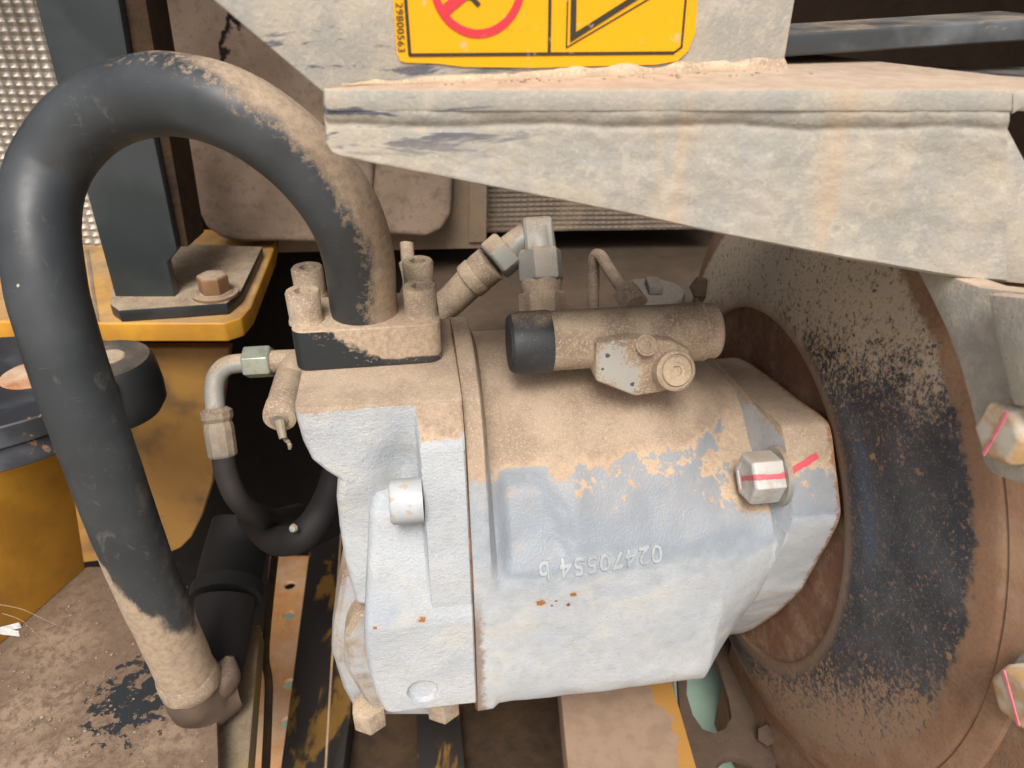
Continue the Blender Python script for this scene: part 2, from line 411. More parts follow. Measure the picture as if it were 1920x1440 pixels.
M_DUSTED2 = mat_dusty('dust_caked_metal', (.33, .25, .17), .7, -.6, .5, .3, 50, tone=.92, bump=.5, allover=.8)
M_ZINC = mat_dusty('zinc_plated_steel', (.38, .38, .34), .45, .55, .7, .3, 60, metal=.3, base2=(.30, .30, .27), tone=.85, bump=.25, allover=.36)
M_ZINCD = mat_dusty('dirty_zinc_steel', (.26, .24, .19), .45, .5, .6, .3, 70, metal=.3, base2=(.18, .16, .13), tone=.7, bump=.25, allover=.5)
M_DIRT = mat_dusty('caked_brown_dirt', (.125, .085, .056), .9, .7, .7, .4, 30, base2=(.08, .054, .036), tone=.5, bump=.7)
M_RUSTBOLT = mat_dusty('rusty_bolt_steel', (.22, .115, .055), .8, .7, .6, .25, 120, base2=(.30, .17, .085), tone=.8, bump=.5)
M_HOLE = mat_dusty('dark_socket_dirt', (.07, .05, .035), .9, .9, .5, .3, 120, bump=.4)
def yellow_mat(name, thr, tone=.8, col=(.66, .33, .035), col2=(.52, .25, .03)):
    def ex(s, c):
        return s.mix(s.mul(s.mr(s.noise(7, 5, .6), .50, .72), .55), c, (.22, .12, .05))
    return mat_dusty(name, col, .42, thr, .7, .3, 14, base2=col2, tone=tone, bump=.12, extra=ex)
M_YEL = yellow_mat('yellow_machine_paint', .98); M_YELD = yellow_mat('dusty_yellow_paint', .55, .62)
M_YELB = yellow_mat('stained_and_shaded_yellow_paint', 1.2, .5, (.40, .215, .05), (.20, .115, .05))  # lug paint: shade of the plate above put into browner yellow, plus stains

def bracket_mat():
    s = Mat('dirty_grey_frame_paint'); x, y, z = s.xyz(s.pos)
    a = s.noise(26, 6, .65); b = s.noise(90, 5, .65); c = s.noise(420, 3, .6)
    col = s.mix(s.mr(a, .38, .64), (.345, .335, .295), (.445, .40, .32))
    col = s.mix(s.mul(s.mr(b, .5, .66), .5), col, (.53, .48, .385))
    col = s.mix(s.mul(s.mr(s.noise(60, 6, .75), .56, .72), .5), col, (.32, .31, .285))
    col = s.mix(s.mul(s.mr(s.noise(380, 4, .8), .54, .68), .4), col, (.60, .54, .43))
    scr = s.mr(s.noise(140, 3, .6, s.scale(s.node('ShaderNodeVectorRotate', {'Vector': s.pos, 'Angle': .6}, rotation_type='Y_AXIS').outputs[0], .12, 1, 2.2)), .69, .73)
    col = s.mix(s.mul(scr, .5), col, (.26, .26, .25))
    col = s.mix(s.mul(s.mr(s.noise(900, 2, .7), .6, .72), .35), col, (.25, .24, .21))
    # old water stains running down
    run = s.noise(16, 4, .6, s.scale(s.pos, 1.6, .4, .22))
    col = s.mix(s.mul(s.mr(run, .58, .70), .42), col, (.52, .37, .23))
    col = s.mix(s.mul(s.mr(run, .40, .32), .35), col, (.33, .33, .32))
    # blue-black rubs along the folded edge
    rub = s.mul(s.mr(s.noise(34, 5, .7, s.scale(s.pos, .35, 1, 2.2), .5), .54, .60), s.mr(z, 1.350, 1.375))
    rub = s.mul(rub, s.mr(s.add(x, s.mul(s.noise(20, 3), .12)), .09, .03))
    col = s.mix(s.mul(rub, .85), col, (.085, .095, .13))
    ring = s.mul(s.mr(s.ma('ABSOLUTE', s.add(s.vor(34), -.17)), .03, .015), s.mr(s.noise(9, 2), .52, .6))
    col = s.mix(s.mul(ring, .18), col, (.62, .56, .40))
    k = s.add(s.nz(), s.mul(s.add(b, -.5), .6))
    m = s.mr(k, .30, .60)
    col = s.mix(m, col, s.mix(s.mr(b, .35, .65), (.54, .42, .31), (.45, .34, .25)))
    pit = s.mr(s.noise(260, 3, .6), .74, .78); col = s.mix(s.mul(pit, .6), col, (.2, .15, .1))
    return s.out(col, .88, 0, s.add(s.mul(b, .5), s.add(s.mul(c, .9), s.mul(a, .4))), .32, .002, .3)
M_FRAME = bracket_mat()
def housing_mat():
    s = Mat('rust_speckled_blue_black_housing'); x, y, z = s.xyz(s.pos)
    cpos = P(.285, -.12, .031)
    rel = s.node('ShaderNodeVectorMath', [s.pos, tuple(cpos)], operation='SUBTRACT').outputs[0]
    dd, ww = s.dot(rel, tuple(PN)), s.dot(rel, (0, 0, 1))
    rad = s.ma('SQRT', s.add(s.mul(dd, dd), s.mul(ww, ww)))
    rel2 = s.node('ShaderNodeVectorMath', [s.pos, tuple(P(.285, -.152, -.010))], operation='SUBTRACT').outputs[0]
    d2, w2 = s.dot(rel2, tuple(PN)), s.dot(rel2, (0, 0, 1))
    rad2 = s.ma('SQRT', s.add(s.mul(d2, d2), s.mul(w2, w2)))
    a = s.noise(30, 5, .65); b = s.noise(150, 5, .7); c = s.noise(300, 5, .75)
    col = s.mix(s.mr(a, .35, .65), (.028, .031, .038), (.058, .062, .070))
    strip = s.mul(s.mr(s.ma('ABSOLUTE', s.add(rad2, -.203)), .013, .003), s.mr(ww, .13, .10)); strip = s.mul(strip, s.mr(ww, .0, .05))
    col = s.mix(s.mul(strip, .45), col, (.055, .10, .155))
    spots = s.mul(s.mr(s.noise(105, 4, .6), .615, .68), s.mr(s.noise(24, 3), .42, .58))
    col = s.mix(spots, col, s.mix(b, (.30, .16, .07), (.22, .15, .09)))
    # light dust speckle; heavy on the upper shoulder, brown soil low down
    hi = s.mr(s.add(s.add(ww, s.mul(dd, -.35)), s.mul(s.add(a, -.5), .10)), .055, .185)
    lo = s.mr(s.add(s.add(ww, s.mul(dd, -1.15)), s.mul(s.add(a, -.5), .10)), -.235, -.345)
    cov = s.mx(hi, lo)
    sp = s.mr(s.add(s.add(s.mul(b, .5), s.mul(c, .5)), s.mul(cov, .215)), .535, .70)
    dust = s.mix(hi, s.mix(a, (.32, .20, .115), (.27, .18, .115)), s.mix(b, (.64, .54, .40), (.54, .45, .33)))
    col = s.mix(s.mul(sp, .88), col, dust)
    col = s.mix(s.mul(s.mr(s.noise(210, 4, .7), .64, .71), .8), col, (.34, .17, .07))
    col = s.mix(s.mul(s.mr(s.noise(560, 3, .8), .57, .66), .35), col, (.36, .28, .20))
    # rusted rim: bare band outside the painted face and round the bore
    rim = s.mx(s.mr(s.add(rad, s.mul(s.add(s.add(b, a), -1.), .022)), .241, .248), 0.)
    rcol = s.mix(s.mr(c, .35, .65), (.27, .145, .078), (.21, .125, .078))
    rcol = s.mix(s.mul(s.mr(a, .45, .7), .6), rcol, (.32, .22, .14))
    col = s.mix(rim, col, rcol)
    edge = s.mr(s.add(rad2, s.mul(s.add(b, -.5), .016)), .186, .176)
    col = s.mix(s.mul(edge, .75), col, s.mix(hi, (.22, .14, .085), (.45, .35, .24)))
    return s.out(col, s.mr(sp, 0, 1, .5, .95), 0, s.add(s.mul(c, .6), s.mul(b, .6)), .4, .0015, .4)
M_HOUSING = housing_mat()
def rust_mat(name, c1, c2, c3, dustv=.0, sc=1.):
    s = Mat(name); a = s.noise(22 * sc, 5, .65); b = s.noise(130 * sc, 5, .7); c = s.noise(520 * sc, 3, .7)
    col = s.mix(s.mr(b, .35, .65), c1, c2); col = s.mix(s.mul(s.mr(a, .42, .68), .8), col, c3)
    col = s.mix(s.mul(s.mr(c, .58, .7), .5), col, tuple(q * 1.7 for q in c2))
    if dustv:
        web = s.mr(s.vor(95, 'DISTANCE_TO_EDGE', s.node('ShaderNodeVectorMath', [s.pos, s.scale(s.node('ShaderNodeTexNoise', {'Vector': s.pos, 'Scale': 110.}).outputs[1], .012, .012, .012)], operation='ADD').outputs[0]), .12, .03)
        col = s.mix(s.mul(s.mul(web, s.mr(a, .4, .6)), dustv), col, (.36, .25, .17))
    return s.out(col, .88, 0, s.add(c, b), .45, .0015, .25)
M_RUST = rust_mat('brown_rust', (.20, .10, .055), (.155, .085, .055), (.27, .18, .115), .32)
M_RUST2 = rust_mat('sandy_rust', (.26, .145, .08), (.20, .125, .08), (.33, .23, .15))
M_GASKET = rust_mat('rusty_seam', (.20, .10, .05), (.13, .07, .04), (.26, .15, .08))
M_ORANGE = rust_mat('orange_rusted_plate', (.84, .45, .19), (.78, .36, .13), (.86, .66, .46), sc=.35)
M_DARKRUST = rust_mat('oily_dark_rust', (.055, .032, .018), (.030, .020, .013), (.075, .045, .02), sc=.4)
def peel_mat():
    s = Mat('peeling_yellow_on_dark_steel'); n = s.noise(13, 6, .62, s.scale(s.pos, 1.6, .6, 1), .4)
    col = s.mix(s.mr(n, .50, .57), (.018, .014, .011), s.mix(s.noise(40, 4), (.26, .13, .015), (.13, .075, .02)))
    return s.out(col, .75, 0, n, .3, .002)
M_PEEL = peel_mat()
def soil_mat():
    s = Mat('dusty_floor_plate'); a = s.noise(9, 4, .6); b = s.noise(120, 5, .7)
    col = s.mix(s.mr(a, .4, .66), (.18, .125, .085), (.31, .225, .155)); col = s.mix(s.mr(b, .4, .66), col, (.145, .10, .07))
    c0 = atZ(255, 1310, .828)
    d = s.node('ShaderNodeVectorMath', [s.pos, tuple(c0)], operation='DISTANCE').outputs[1]
    pk = s.mul(s.mr(s.add(s.noise(75, 6, .72), s.mr(d, 0., .075, .16, -.18, False)), .50, .53), 1.)
    col = s.mix(pk, col, (.026, .029, .032))
    col = s.mix(s.mul(s.mr(s.noise(300, 2, .7), .70, .74), .7), col, (.07, .045, .03))
    return s.out(col, .95, 0, s.add(s.mul(b, .8), s.noise(700, 2, .7)), .5, .0015, .2)
M_SOIL = soil_mat()
def beam_mat():
    s = Mat('sandy_beam_paint'); x, y, z = s.xyz(s.pos); n = s.noise(26, 4, .55)
    col = s.mix(s.mr(s.noise(60, 5), .4, .66), (.30, .21, .145), (.25, .175, .12))
    r0 = atZ(1282, 1440, .78); r1 = atZ(1240, 1280, .78); e = (r1 - r0); e.z = 0; e.normalize(); f = Vector((-e.y, e.x, 0))
    off = s.dot(s.node('ShaderNodeVectorMath', [s.pos, tuple(r0)], operation='SUBTRACT').outputs[0], tuple(f))
    m = s.mr(s.add(off, s.mul(s.add(n, -.5), .075)), .006, .0)
    col = s.mix(m, col, s.mix(n, (.42, .215, .05), (.33, .17, .045)))
    return s.out(col, .9, 0, s.noise(300, 3), .25, .001, .3)
M_BEAM = beam_mat()
def cracked_mat():
    s = Mat('cracked_dusty_insulation'); x, y, z = s.xyz(s.pos); a = s.noise(10, 5, .6); b = s.noise(90, 5, .7)
    col = s.mix(s.mr(a, .38, .64), (.20, .145, .105), (.30, .225, .165)); col = s.mix(s.mul(s.mr(b, .5, .66), .5), col, (.145, .10, .075))
    wv = s.node('ShaderNodeVectorMath', [s.pos, s.scale(s.node('ShaderNodeTexNoise', {'Vector': s.pos, 'Scale': 22., 'Detail': 4.}).outputs[1], .09, .09, .09)], operation='ADD').outputs[0]
    cr = s.mr(s.vor(4.2, 'DISTANCE_TO_EDGE', wv), .022, .006)
    cr = s.mul(cr, s.mr(z, atY(350, 150, .98).z - .02, atY(350, 90, .98).z - .02))
    col = s.mix(cr, col, (.018, .013, .01))
    return s.out(col, .95, 0, s.add(s.mul(b, .6), s.mul(cr, -3.)), .5, .004, .2)
M_INSUL = cracked_mat()
M_FOIL = mat_dusty('dusty_embossed_foil', (.52, .49, .43), .38, .62, .5, .3, 40, metal=.5, base2=(.42, .38, .32), tone=1.1, bump=.2, allover=.30)
M_FOILB = mat_dusty('brown_dusty_foil', (.22, .18, .14), .5, .5, .5, .3, 40, metal=.3, tone=.7, bump=.2, allover=.5)
M_WALLBR = rust_mat('brown_dust_wall', (.095, .067, .046), (.08, .056, .039), (.115, .083, .058), sc=.5)
M_PANEL = rust_mat('dusty_beige_panel', (.24, .18, .12), (.21, .155, .105), (.27, .20, .13), sc=.5)
M_DARK = rust_mat('shade_black', (.006, .005, .004), (.004, .003, .003), (.008, .006, .005), sc=.5)  # near-black colour standing for shade in the gaps
M_BROWNPL = rust_mat('brown_under_plate', (.10, .068, .048), (.085, .058, .042), (.12, .085, .06), sc=.5)
M_HOSE = mat_dusty('black_hose_rubber', (.016, .014, .013), .65, .92, .5, .3, 60, base2=(.026, .022, .019), tone=.3, bump=.3)
M_OIL = mat_dusty('oily_black', (.0035, .003, .003), .75, 1.6, .3, .2, 40, base2=(.006, .005, .005))
def plain(name, c, r=.6, metal=0.):
    s = Mat(name); n = s.noise(160, 4, .65)
    return s.out(s.mix(s.mr(n, .45, .7), c, tuple(q * .72 for q in c)), r, metal, s.noise(500, 2), .15, .0006)
M_CAP = mat_dusty('black_plastic_cap', (.025, .028, .031), .55, .95, .4, .2, 60, base2=(.05, .052, .054), bump=.25,
                  extra=lambda s, c: s.mix(s.mul(s.mr(s.noise(900, 3, .8), .63, .70), .8), c, (.30, .27, .23)))
M_NUM = plain('raised_grey_paint', (.37, .40, .42), .45)
M_SCREW = mat_dusty('grey_painted_screw', (.46, .49, .50), .45, 1.15, .6, .2, 60, base2=(.36, .37, .35), bump=.2, extra=lambda s, c: s.mix(s.mul(s.mr(s.noise(110, 4), .6, .68), .6), c, (.45, .28, .12)))
_bp = [(_sb(1148, 668, -.060), .011), (_sb(1150, 692, -.060), .013), (_sb(1172, 705, -.060), .012), (_sb(1180, 722, -.060), .008)]
M_BOSS = mat_dusty('dusty_valve_boss', (.40, .36, .30), .6, .10, .9, .35, 45, tone=1.05, bump=.35, allover=.8,
                   extra=lambda s, c: s.mix(s.near([(_sb(1140, 666, -.06), .002), (_sb(1186, 720, -.06), .002), (_sb(1130, 692, -.06), .0012)]), s.mix(s.mul(s.near(_bp), .85), c, (.46, .46, .42)), (.09, .10, .11)))
M_WHITE = plain('white_plastic', (.55, .55, .52), .5)
def sticker_mat(name, c, dirty=.5):
    s = Mat(name); n = s.noise(80, 5, .7)
    col = s.mix(s.mul(s.mr(n, .60, .70), dirty), c, (.58, .46, .28))
    col = s.mix(s.mul(s.mr(s.noise(150, 3, .6), .70, .76), .6), col, (.30, .20, .06))
    return s.out(col, .5, 0, s.noise(30, 3), .15, .002, .35)
M_STK = sticker_mat('yellow_sticker_film', (.80, .40, .006), .75); M_STKR = sticker_mat('red_print', (.62, .045, .06), .35); M_STKK = sticker_mat('black_print', (.045, .042, .03), .6)
def green_floor():
    s = Mat('pale_green_floor_paint'); a = s.noise(4, 5, .6); b = s.noise(40, 4)
    return s.out(s.mix(s.mr(a, .35, .65), (.40, .56, .44), s.mix(b, (.46, .61, .50), (.32, .46, .36))), .7, 0, b, .1, .002)
M_GREEN = green_floor()
M_SOIL0 = rust_mat('sandy_ground', (.34, .28, .21), (.30, .245, .185), (.38, .32, .25), sc=.3)
def boltpaint():
    s = Mat('chipped_white_bolt_paint'); n = s.noise(55, 4, .55)
    col = s.mix(s.mr(n, .36, .58), (.54, .50, .42), s.mix(s.noise(200, 3), (.52, .36, .17), (.40, .22, .09)))
    return s.out(col, .6, 0, n, .25, .001)
M_BOLTP = boltpaint()
def bolthead():
    s = Mat('marked_bolt_steel'); n = s.noise(90, 5, .65)
    col = s.mix(s.mr(n, .42, .62), (.52, .52, .50), (.44, .41, .36)); col = s.mix(s.mul(s.mr(s.nz(), .55, .9), .6), col, (.44, .35, .26))
    rel = s.node('ShaderNodeVectorMath', [s.pos, tuple(P(.24, -.030, .0912))], operation='SUBTRACT').outputs[0]
    d0, w0 = atu(1505, 871, .262); ed = Vector((.78, .62)); pf_ = PN * (-ed.y) + PZ * ed.x
    k = s.mr(s.ma('ABSOLUTE', s.add(s.dot(rel, tuple(pf_)), s.mul(s.add(s.noise(80, 2), -.5), .004))), .0025, .0016)
    k = s.mul(k, s.mr(s.dot(rel, tuple(PN * ed.x + PZ * ed.y)), -.012, -.008))
    col = s.mix(s.mul(s.mul(k, s.mr(s.noise(500, 3, .7), .27, .38)), .85), col, (.62, .06, .10))
    return s.out(col, .5, .15, n, .2, .001)
M_BOLTHD = bolthead()

# ================================================================== SETTING
bm = bmesh.new(); box(bm, (0, 0, -.05), (60, 60, .1)); obj('ground', bm, M_SOIL0, kind='structure')
# engine bay shell: back wall, added unseen roof and sides that block light
bm = bmesh.new(); box(bm, (.1, 1.42, 1.2), (2.6, .02, 1.3)); obj('engine_bay_back_wall', bm, M_WALLBR, kind='structure')
bm = bmesh.new(); box(bm, (.1, 1.0, 1.80), (2.6, .9, .02)); obj('unseen_shade_roof', bm, M_DARK, kind='structure')  # unseen roof, added to shade the bay from the sky

bm = bmesh.new(); box(bm, (-.98, .95, 1.1), (.02, 1.0, 1.4)); obj('unseen_shade_side_wall', bm, M_DARK, kind='structure')  # unseen side, added to cut sky light in the gaps
bm = bmesh.new(); box(bm, (.98, .95, 1.1), (.02, 1.0, 1.4)); obj('unseen_shade_end_wall', bm, M_DARK, kind='structure')  # unseen right side, added against sky light as well

# ================================================================== HYDRAULIC PUMP
pump = thing('hydraulic_pump', 'light grey cast hydraulic pump with tan dust on its upper half', 'pump', P(.1, -.14, -.21))
BODY = [(-.27, -.06), (-.22, -.125), (-.13, -.150), (-.045, -.138), (-.012, -.118), (-.006, -.098), (-.006, -.03), (-.006, .020), (-.012, .044), (-.034, .078), (-.060, .108), (-.092, .142), (-.14, .164), (-.20, .152), (-.26, .09), (-.285, 0)]
RIM = list(BODY)
for i, v in {3: (-.045, -.145), 4: (-.010, -.122), 5: (-.0055, -.102), 6: (-.0058, -.03), 7: (-.0058, .022), 8: (-.007, .052), 9: (-.016, .09), 10: (-.026, .133), 11: (-.052, .168), 12: (-.13, .182), 13: (-.2, .168)}.items(): RIM[i] = v
FLG = [(-.33, -.06), (-.27, -.16), (-.15, -.21), (-.100, -.172), (-.072, -.128), (-.047, -.083), (-.023, -.030), (-.004, .048), (-.0005, .072), (-.020, .099), (-.042, .130), (-.088, .121), (-.15, .112), (-.21, .10), (-.28, .05), (-.33, 0)]
NECK = list(BODY)
for i, v in {2: (-.14, -.16), 3: (-.088, -.148), 4: (-.060, -.115), 5: (-.040, -.080), 6: (-.020, -.028), 7: (-.008, .040), 8: (-.016, .060), 9: (-.040, .078), 10: (-.062, .098), 11: (-.092, .108), 12: (-.14, .106), 13: (-.2, .094), 14: (-.26, .05)}.items(): NECK[i] = v
SH = [((a[0] + b[0]) / 2, (a[1] + b[1]) / 2) for a, b in zip(BODY, NECK)]
for i in (2, 3, 4, 5, 6, 7): SH[i] = BODY[i]
KEYS = [(.0007, RIM), (.014, RIM), (.0195, BODY), (.165, BODY), (.203, SH), (.2415, NECK), (.2445, FLG), (.2835, FLG), (.2850, [(d * .985 - .002, w * .985) for d, w in FLG])]
def section(u):
    for (a, A), (b, B) in zip(KEYS, KEYS[1:]):
        if u <= b:
            t = (u - a) / (b - a)
            return [(lerp(p[0], q[0], t), lerp(p[1], q[1], t)) for p, q in zip(A, B)]
    return KEYS[-1][1]
def chaikin(p, k=.25):
    out = []
    for i in range(len(p)):
        a, b = p[i], p[(i + 1) % len(p)]
        out += [(lerp(a[0], b[0], k), lerp(a[1], b[1], k)), (lerp(a[0], b[0], 1 - k), lerp(a[1], b[1], 1 - k))]
    return out
def ring_of(u):
    p = section(u)
    k = .14
    p = chaikin(p, k); p = chaikin(p, .25); p = chaikin(p, .25)
    o = []
    for i in range(len(p)):
        a, b = p[i], p[(i + 1) % len(p)]; n = 3
        for j in range(n): o.append((lerp(a[0], b[0], j / n), lerp(a[1], b[1], j / n)))
    return o
def body_disp(u, d, w):
    if d < -.16: return 0
    # recessed pocket behind the rim with a slanting right wall
    right = .060 + .020 * (.095 - w) / .06
    pk = sst(.0195, .033, u) * (1 - sst(right - .012, right + .012, u)) * sst(.030, .052, w) * (1 - sst(.082, .104, w)) * .0095
    # scoop in which the flange bolt head sits
    sc = math.exp(-((u - .236) / .036) ** 2 - ((w - .092) / .036) ** 2) * .044 if u < .2435 else 0
    # shallow dish over the middle of the front
    dish = math.exp(-((u - .15) / .05) ** 2 - ((w - .075) / .030) ** 2) * .005
    rib = math.exp(-((u - .083) / .010) ** 2 - ((w - .085) / .028) ** 2) * .004
    return -(pk + sc + dish) + rib
us = [.0007, .003, .006, .010, .013, .0142, .0155, .017, .0183, .0195]
us += [.0195 + (.236 - .0195) * i / 120 for i in range(1, 121)] + [.238, .2398, .2412, .2420, .2430, .2440, .2450, .2465, .25, .256, .262, .268, .274, .279, .2820, .2835, .2850]
bm = bmesh.new(); rings = []
for u in us:
    rr = ring_of(u); vs_ = []
    for d, w in rr:
        dd = body_disp(u, d, w) if u < .2440 else 0
        q = P(u, d + dd, w + dd * -.25)
        q += PN * (mnoise.noise(q * 60) * .0009 + mnoise.noise(q * 22) * .0012)
        vs_.append(bm.verts.new(q))
    rings.append(vs_)
n = len(rings[0])
for A, B in zip(rings, rings[1:]):
    for i in range(n): bm.faces.new((A[i], A[(i + 1) % n], B[(i + 1) % n], B[i]))
bm.faces.new(rings[0][::-1]); bm.faces.new(rings[-1])
bmesh.ops.recalc_face_normals(bm, faces=bm.faces)
housing = obj('pump_housing', bm, M_PUMP, pump, 40)

# raised casting number, upside down as on the real casting
nu, nw = atd(1130, 1062, -.006)
txt = frame(P(nu, -.0062, nw), -PA, -PZ, PN)
bm = text_bm('02470554 b', .0188, Matrix(), .0009, .0003, 1.1)
_rc = {}
for v in bm.verts:                       # lay the letters on the casting
    co = txt @ v.co; u = (co - PO).dot(PA); w = co.z - PO.z - (u - nu) * .0 - .0
    w += (u - nu) * .055
    if u not in _rc:
        _rc[u] = []
        for q in ring_of(u):
            if q[0] > -.12:
                dd = body_disp(u, q[0], q[1]); sq = P(u, q[0] + dd, q[1] - dd * .25)
                _rc[u].append((q[0] + dd + mnoise.noise(sq * 60) * .0009 + mnoise.noise(sq * 22) * .0012, q[1] - dd * .25))
    fr = next(lerp(a[0], b[0], (w - a[1]) / (b[1] - a[1] + 1e-9)) for a, b in zip(_rc[u], _rc[u][1:]) if a[1] <= w < b[1])
    v.co = P(u, fr + (co - PO).dot(PN) + .0062 + .0006, w)
obj('cast_number', bm, M_NUM, housing, 30)

# rusty seam between end block and housing
bm = bmesh.new(); sec = ring_of(.004)
prism(bm, [(d * .997 - .0010, w * .997) for d, w in sec], -.0009, .0009, MU(0)); obj('gasket', bm, M_GASKET, pump)

# end block: upper part carrying the pipe flange, lower part stepping forward
WTOP = .177
def slab(bm, left, wlo, whi, dfun, dback, nu_=70, nw_=170, rad=.006, ur=-.0007, radb=.004, radt=.002):
    t = bmesh.new(); g = []
    for j in range(nw_ + 1):
        w = lerp(wlo, whi, j / nw_); ul = interp(left, w); row = []
        for i in range(nu_ + 1):
            s = (i / nu_) ** 1.35; u = lerp(ul, ur, s); d = dfun(u, w)
            x = u - ul
            if x < rad: d -= rad - math.sqrt(max(0, rad * rad - (rad - x) ** 2))
            x = w - wlo
            if x < radb: d -= radb - math.sqrt(max(0, radb * radb - (radb - x) ** 2))
            x = whi - w
            if x < radt: d -= radt - math.sqrt(max(0, radt * radt - (radt - x) ** 2))
            x = ur - u
            if x < .0015: d -= .0015 - math.sqrt(max(0, .0015 ** 2 - (.0015 - x) ** 2))
            q = P(u, d, w); q += PN * (mnoise.noise(q * 210) * .00024 + mnoise.noise(q * 45) * .0009)
            row.append(t.verts.new(q))
        g.append(row)
    for j in range(nw_):
        for i in range(nu_): t.faces.new((g[j][i], g[j][i + 1], g[j + 1][i + 1], g[j + 1][i]))
    loop = g[0] + [g[j][-1] for j in range(1, nw_ + 1)] + g[-1][-2::-1] + [g[j][0] for j in range(nw_ - 1, 0, -1)]
    back = [t.verts.new(v.co - PN * ((v.co - PO).dot(PN) - dback)) for v in loop]
    L = len(loop)
    for k in range(L): t.faces.new((loop[k], loop[(k + 1) % L], back[(k + 1) % L], back[k]))
    t.faces.new(back)
    bmesh.ops.recalc_face_normals(t, faces=t.faces); merge(bm, t)
leftA = sorted([(w, u) for u, w in [atd(x, y, -.037) for x, y in ((546, 742), (553, 790), (566, 835), (583, 868), (606, 888), (632, 906), (629, 950), (634, 1010), (643, 1070), (656, 1120), (666, 1156))]])
leftA = [(-.1, leftA[0][1])] + leftA
def dA(u, w):
    d = -.038 - .010 * sst(.14, .05, w)
    st = interp([(-.02, -.004), (.02, -.004), (.09, -.012), (.145, -.022), (.158, -.027)], w)
    k = sst(-.0345, -.0318, u) * (1 - sst(.148, .176, w))
    d = lerp(d, st, k)
    hol = math.exp(-((u + .045) / .016) ** 2 - ((w - .118) / .030) ** 2) * .012 * (1 - k)
    return d - hol
_, wAlo = atd(670, 1156, -.037)
leftB = sorted([(w, u) for u, w in [atd(x, y, -.006) for x, y in ((700, 990), (690, 1010), (687, 1080), (683, 1160), (682, 1200), (690, 1250), (704, 1298), (716, 1322), (724, 1334))]])
wBlo = atd(800, 1331, 0)[1]
dimple = atd(793, 1297, 0)
def dB(u, w):
    d = interp([(-.2, 0), (.001, 0), (.006, -.0012), (.05, -.017), (.085, -.031), (.10, -.043), (.12, -.06)], w)
    st = interp([(-.2, 0), (.003, 0), (.02, -.006), (.09, -.018), (.12, -.025)], w)
    k = sst(-.0345, -.031, u)
    if w > .004: d = lerp(d, max(d, st), k)
    r = math.hypot(u - dimple[0], w - dimple[1])
    if r < .0126: d -= .0035 * sst(.0126, .0112, r) + .0012 * (1 - (r / .0126) ** 2)
    return d
bm = bmesh.new()
slab(bm, leftA, wAlo, WTOP, dA, -.17, 110, 170, .007, radt=.0025)
slab(bm, leftB, wBlo, .098, dB, -.16, 90, 190, .0075, radb=.003, radt=.001)
block = obj('end_block', bm, M_BLOCK, pump, 45)

# socket screw lying in the block's pocket
su, sw = atd(775, 938, -.020)
mS = look(P(-.0325, -.020, sw), -PA)
bm = bmesh.new(); prof = []
lathe(bm, [(.0, 0), (.0155, 0), (.0155, .0005)], mS, 72)
t = bmesh.new(); ks = []
for z, r in ((0, .0158), (.0215, .0158), (.0232, .0146), (.0234, .009), (.016, .0085), (.016, 0.0002)):
    ks.append([t.verts.new(((r + (.00035 if i % 2 and z < .022 and r > .015 else 0)) * math.cos(math.pi * i / 60), (r + (.00035 if i % 2 and z < .022 and r > .015 else 0)) * math.sin(math.pi * i / 60), z)) for i in range(120)])
for A, B in zip(ks, ks[1:]):
    for i in range(120): t.faces.new((A[i], A[(i + 1) % 120], B[(i + 1) % 120], B[i]))
bmesh.ops.recalc_face_normals(t, faces=t.faces); merge(bm, t, mS)
obj('socket_screw', bm, M_SCREW, pump, 50)

# mounting bolt with washer, red line across
bu, bd, bw = .2437, -.030, .0912
bm = bmesh.new(); mb = look(P(bu, bd, bw), -PA)
lathe(bm, [(.0, 0), (.0235, 0), (.0235, .0030), (.0228, .0038), (.0, .0038)], mb); wash = obj('washer', bm, M_ZINC, pump)
bm = bmesh.new(); hexagon(bm, .0205, .0245, look(P(bu - .0038, bd, bw), -PA), .10, rot=12, recess=.80); obj('hex_bolt', bm, M_BOLTHD, pump, 25)

# lower cover with its two hanging bolts
bm = bmesh.new()
cov = [atd(x, y, -.075) for x, y in ((640, 1075), (622, 1180), (618, 1230), (640, 1300), (672, 1350), (860, 1345), (870, 1200), (870, 1050))]
prism(bm, cov, -.135, -.075, frame(PO, PA, PZ, PN), .012, 3)
cov2 = [atd(x, y, -.055) for x, y in ((668, 1150), (640, 1200), (645, 1260), (690, 1335), (860, 1340), (860, 1150))]
prism(bm, cov2, -.09, -.055, frame(PO, PA, PZ, PN), .012, 3)
rough_verts(bm, .002, 40); obj('lower_cover', bm, mat_dusty('dusty_grey_cover_paint', (.42, .45, .47), .6, .15, .9, .3, 30, tone=.8, allover=.42), pump)
for x, y in ((692, 1330), (830, 1310)):
    q = atd(x, y, -.06); bm = bmesh.new(); hexagon(bm, .0165, .026, look(P(q[0], -.06, q[1] + .008), (0, 0, -1), Vector((0, 1, 0))), .15, rot=20)
    obj('cover_bolt', bm, M_DUSTED, pump, 25)

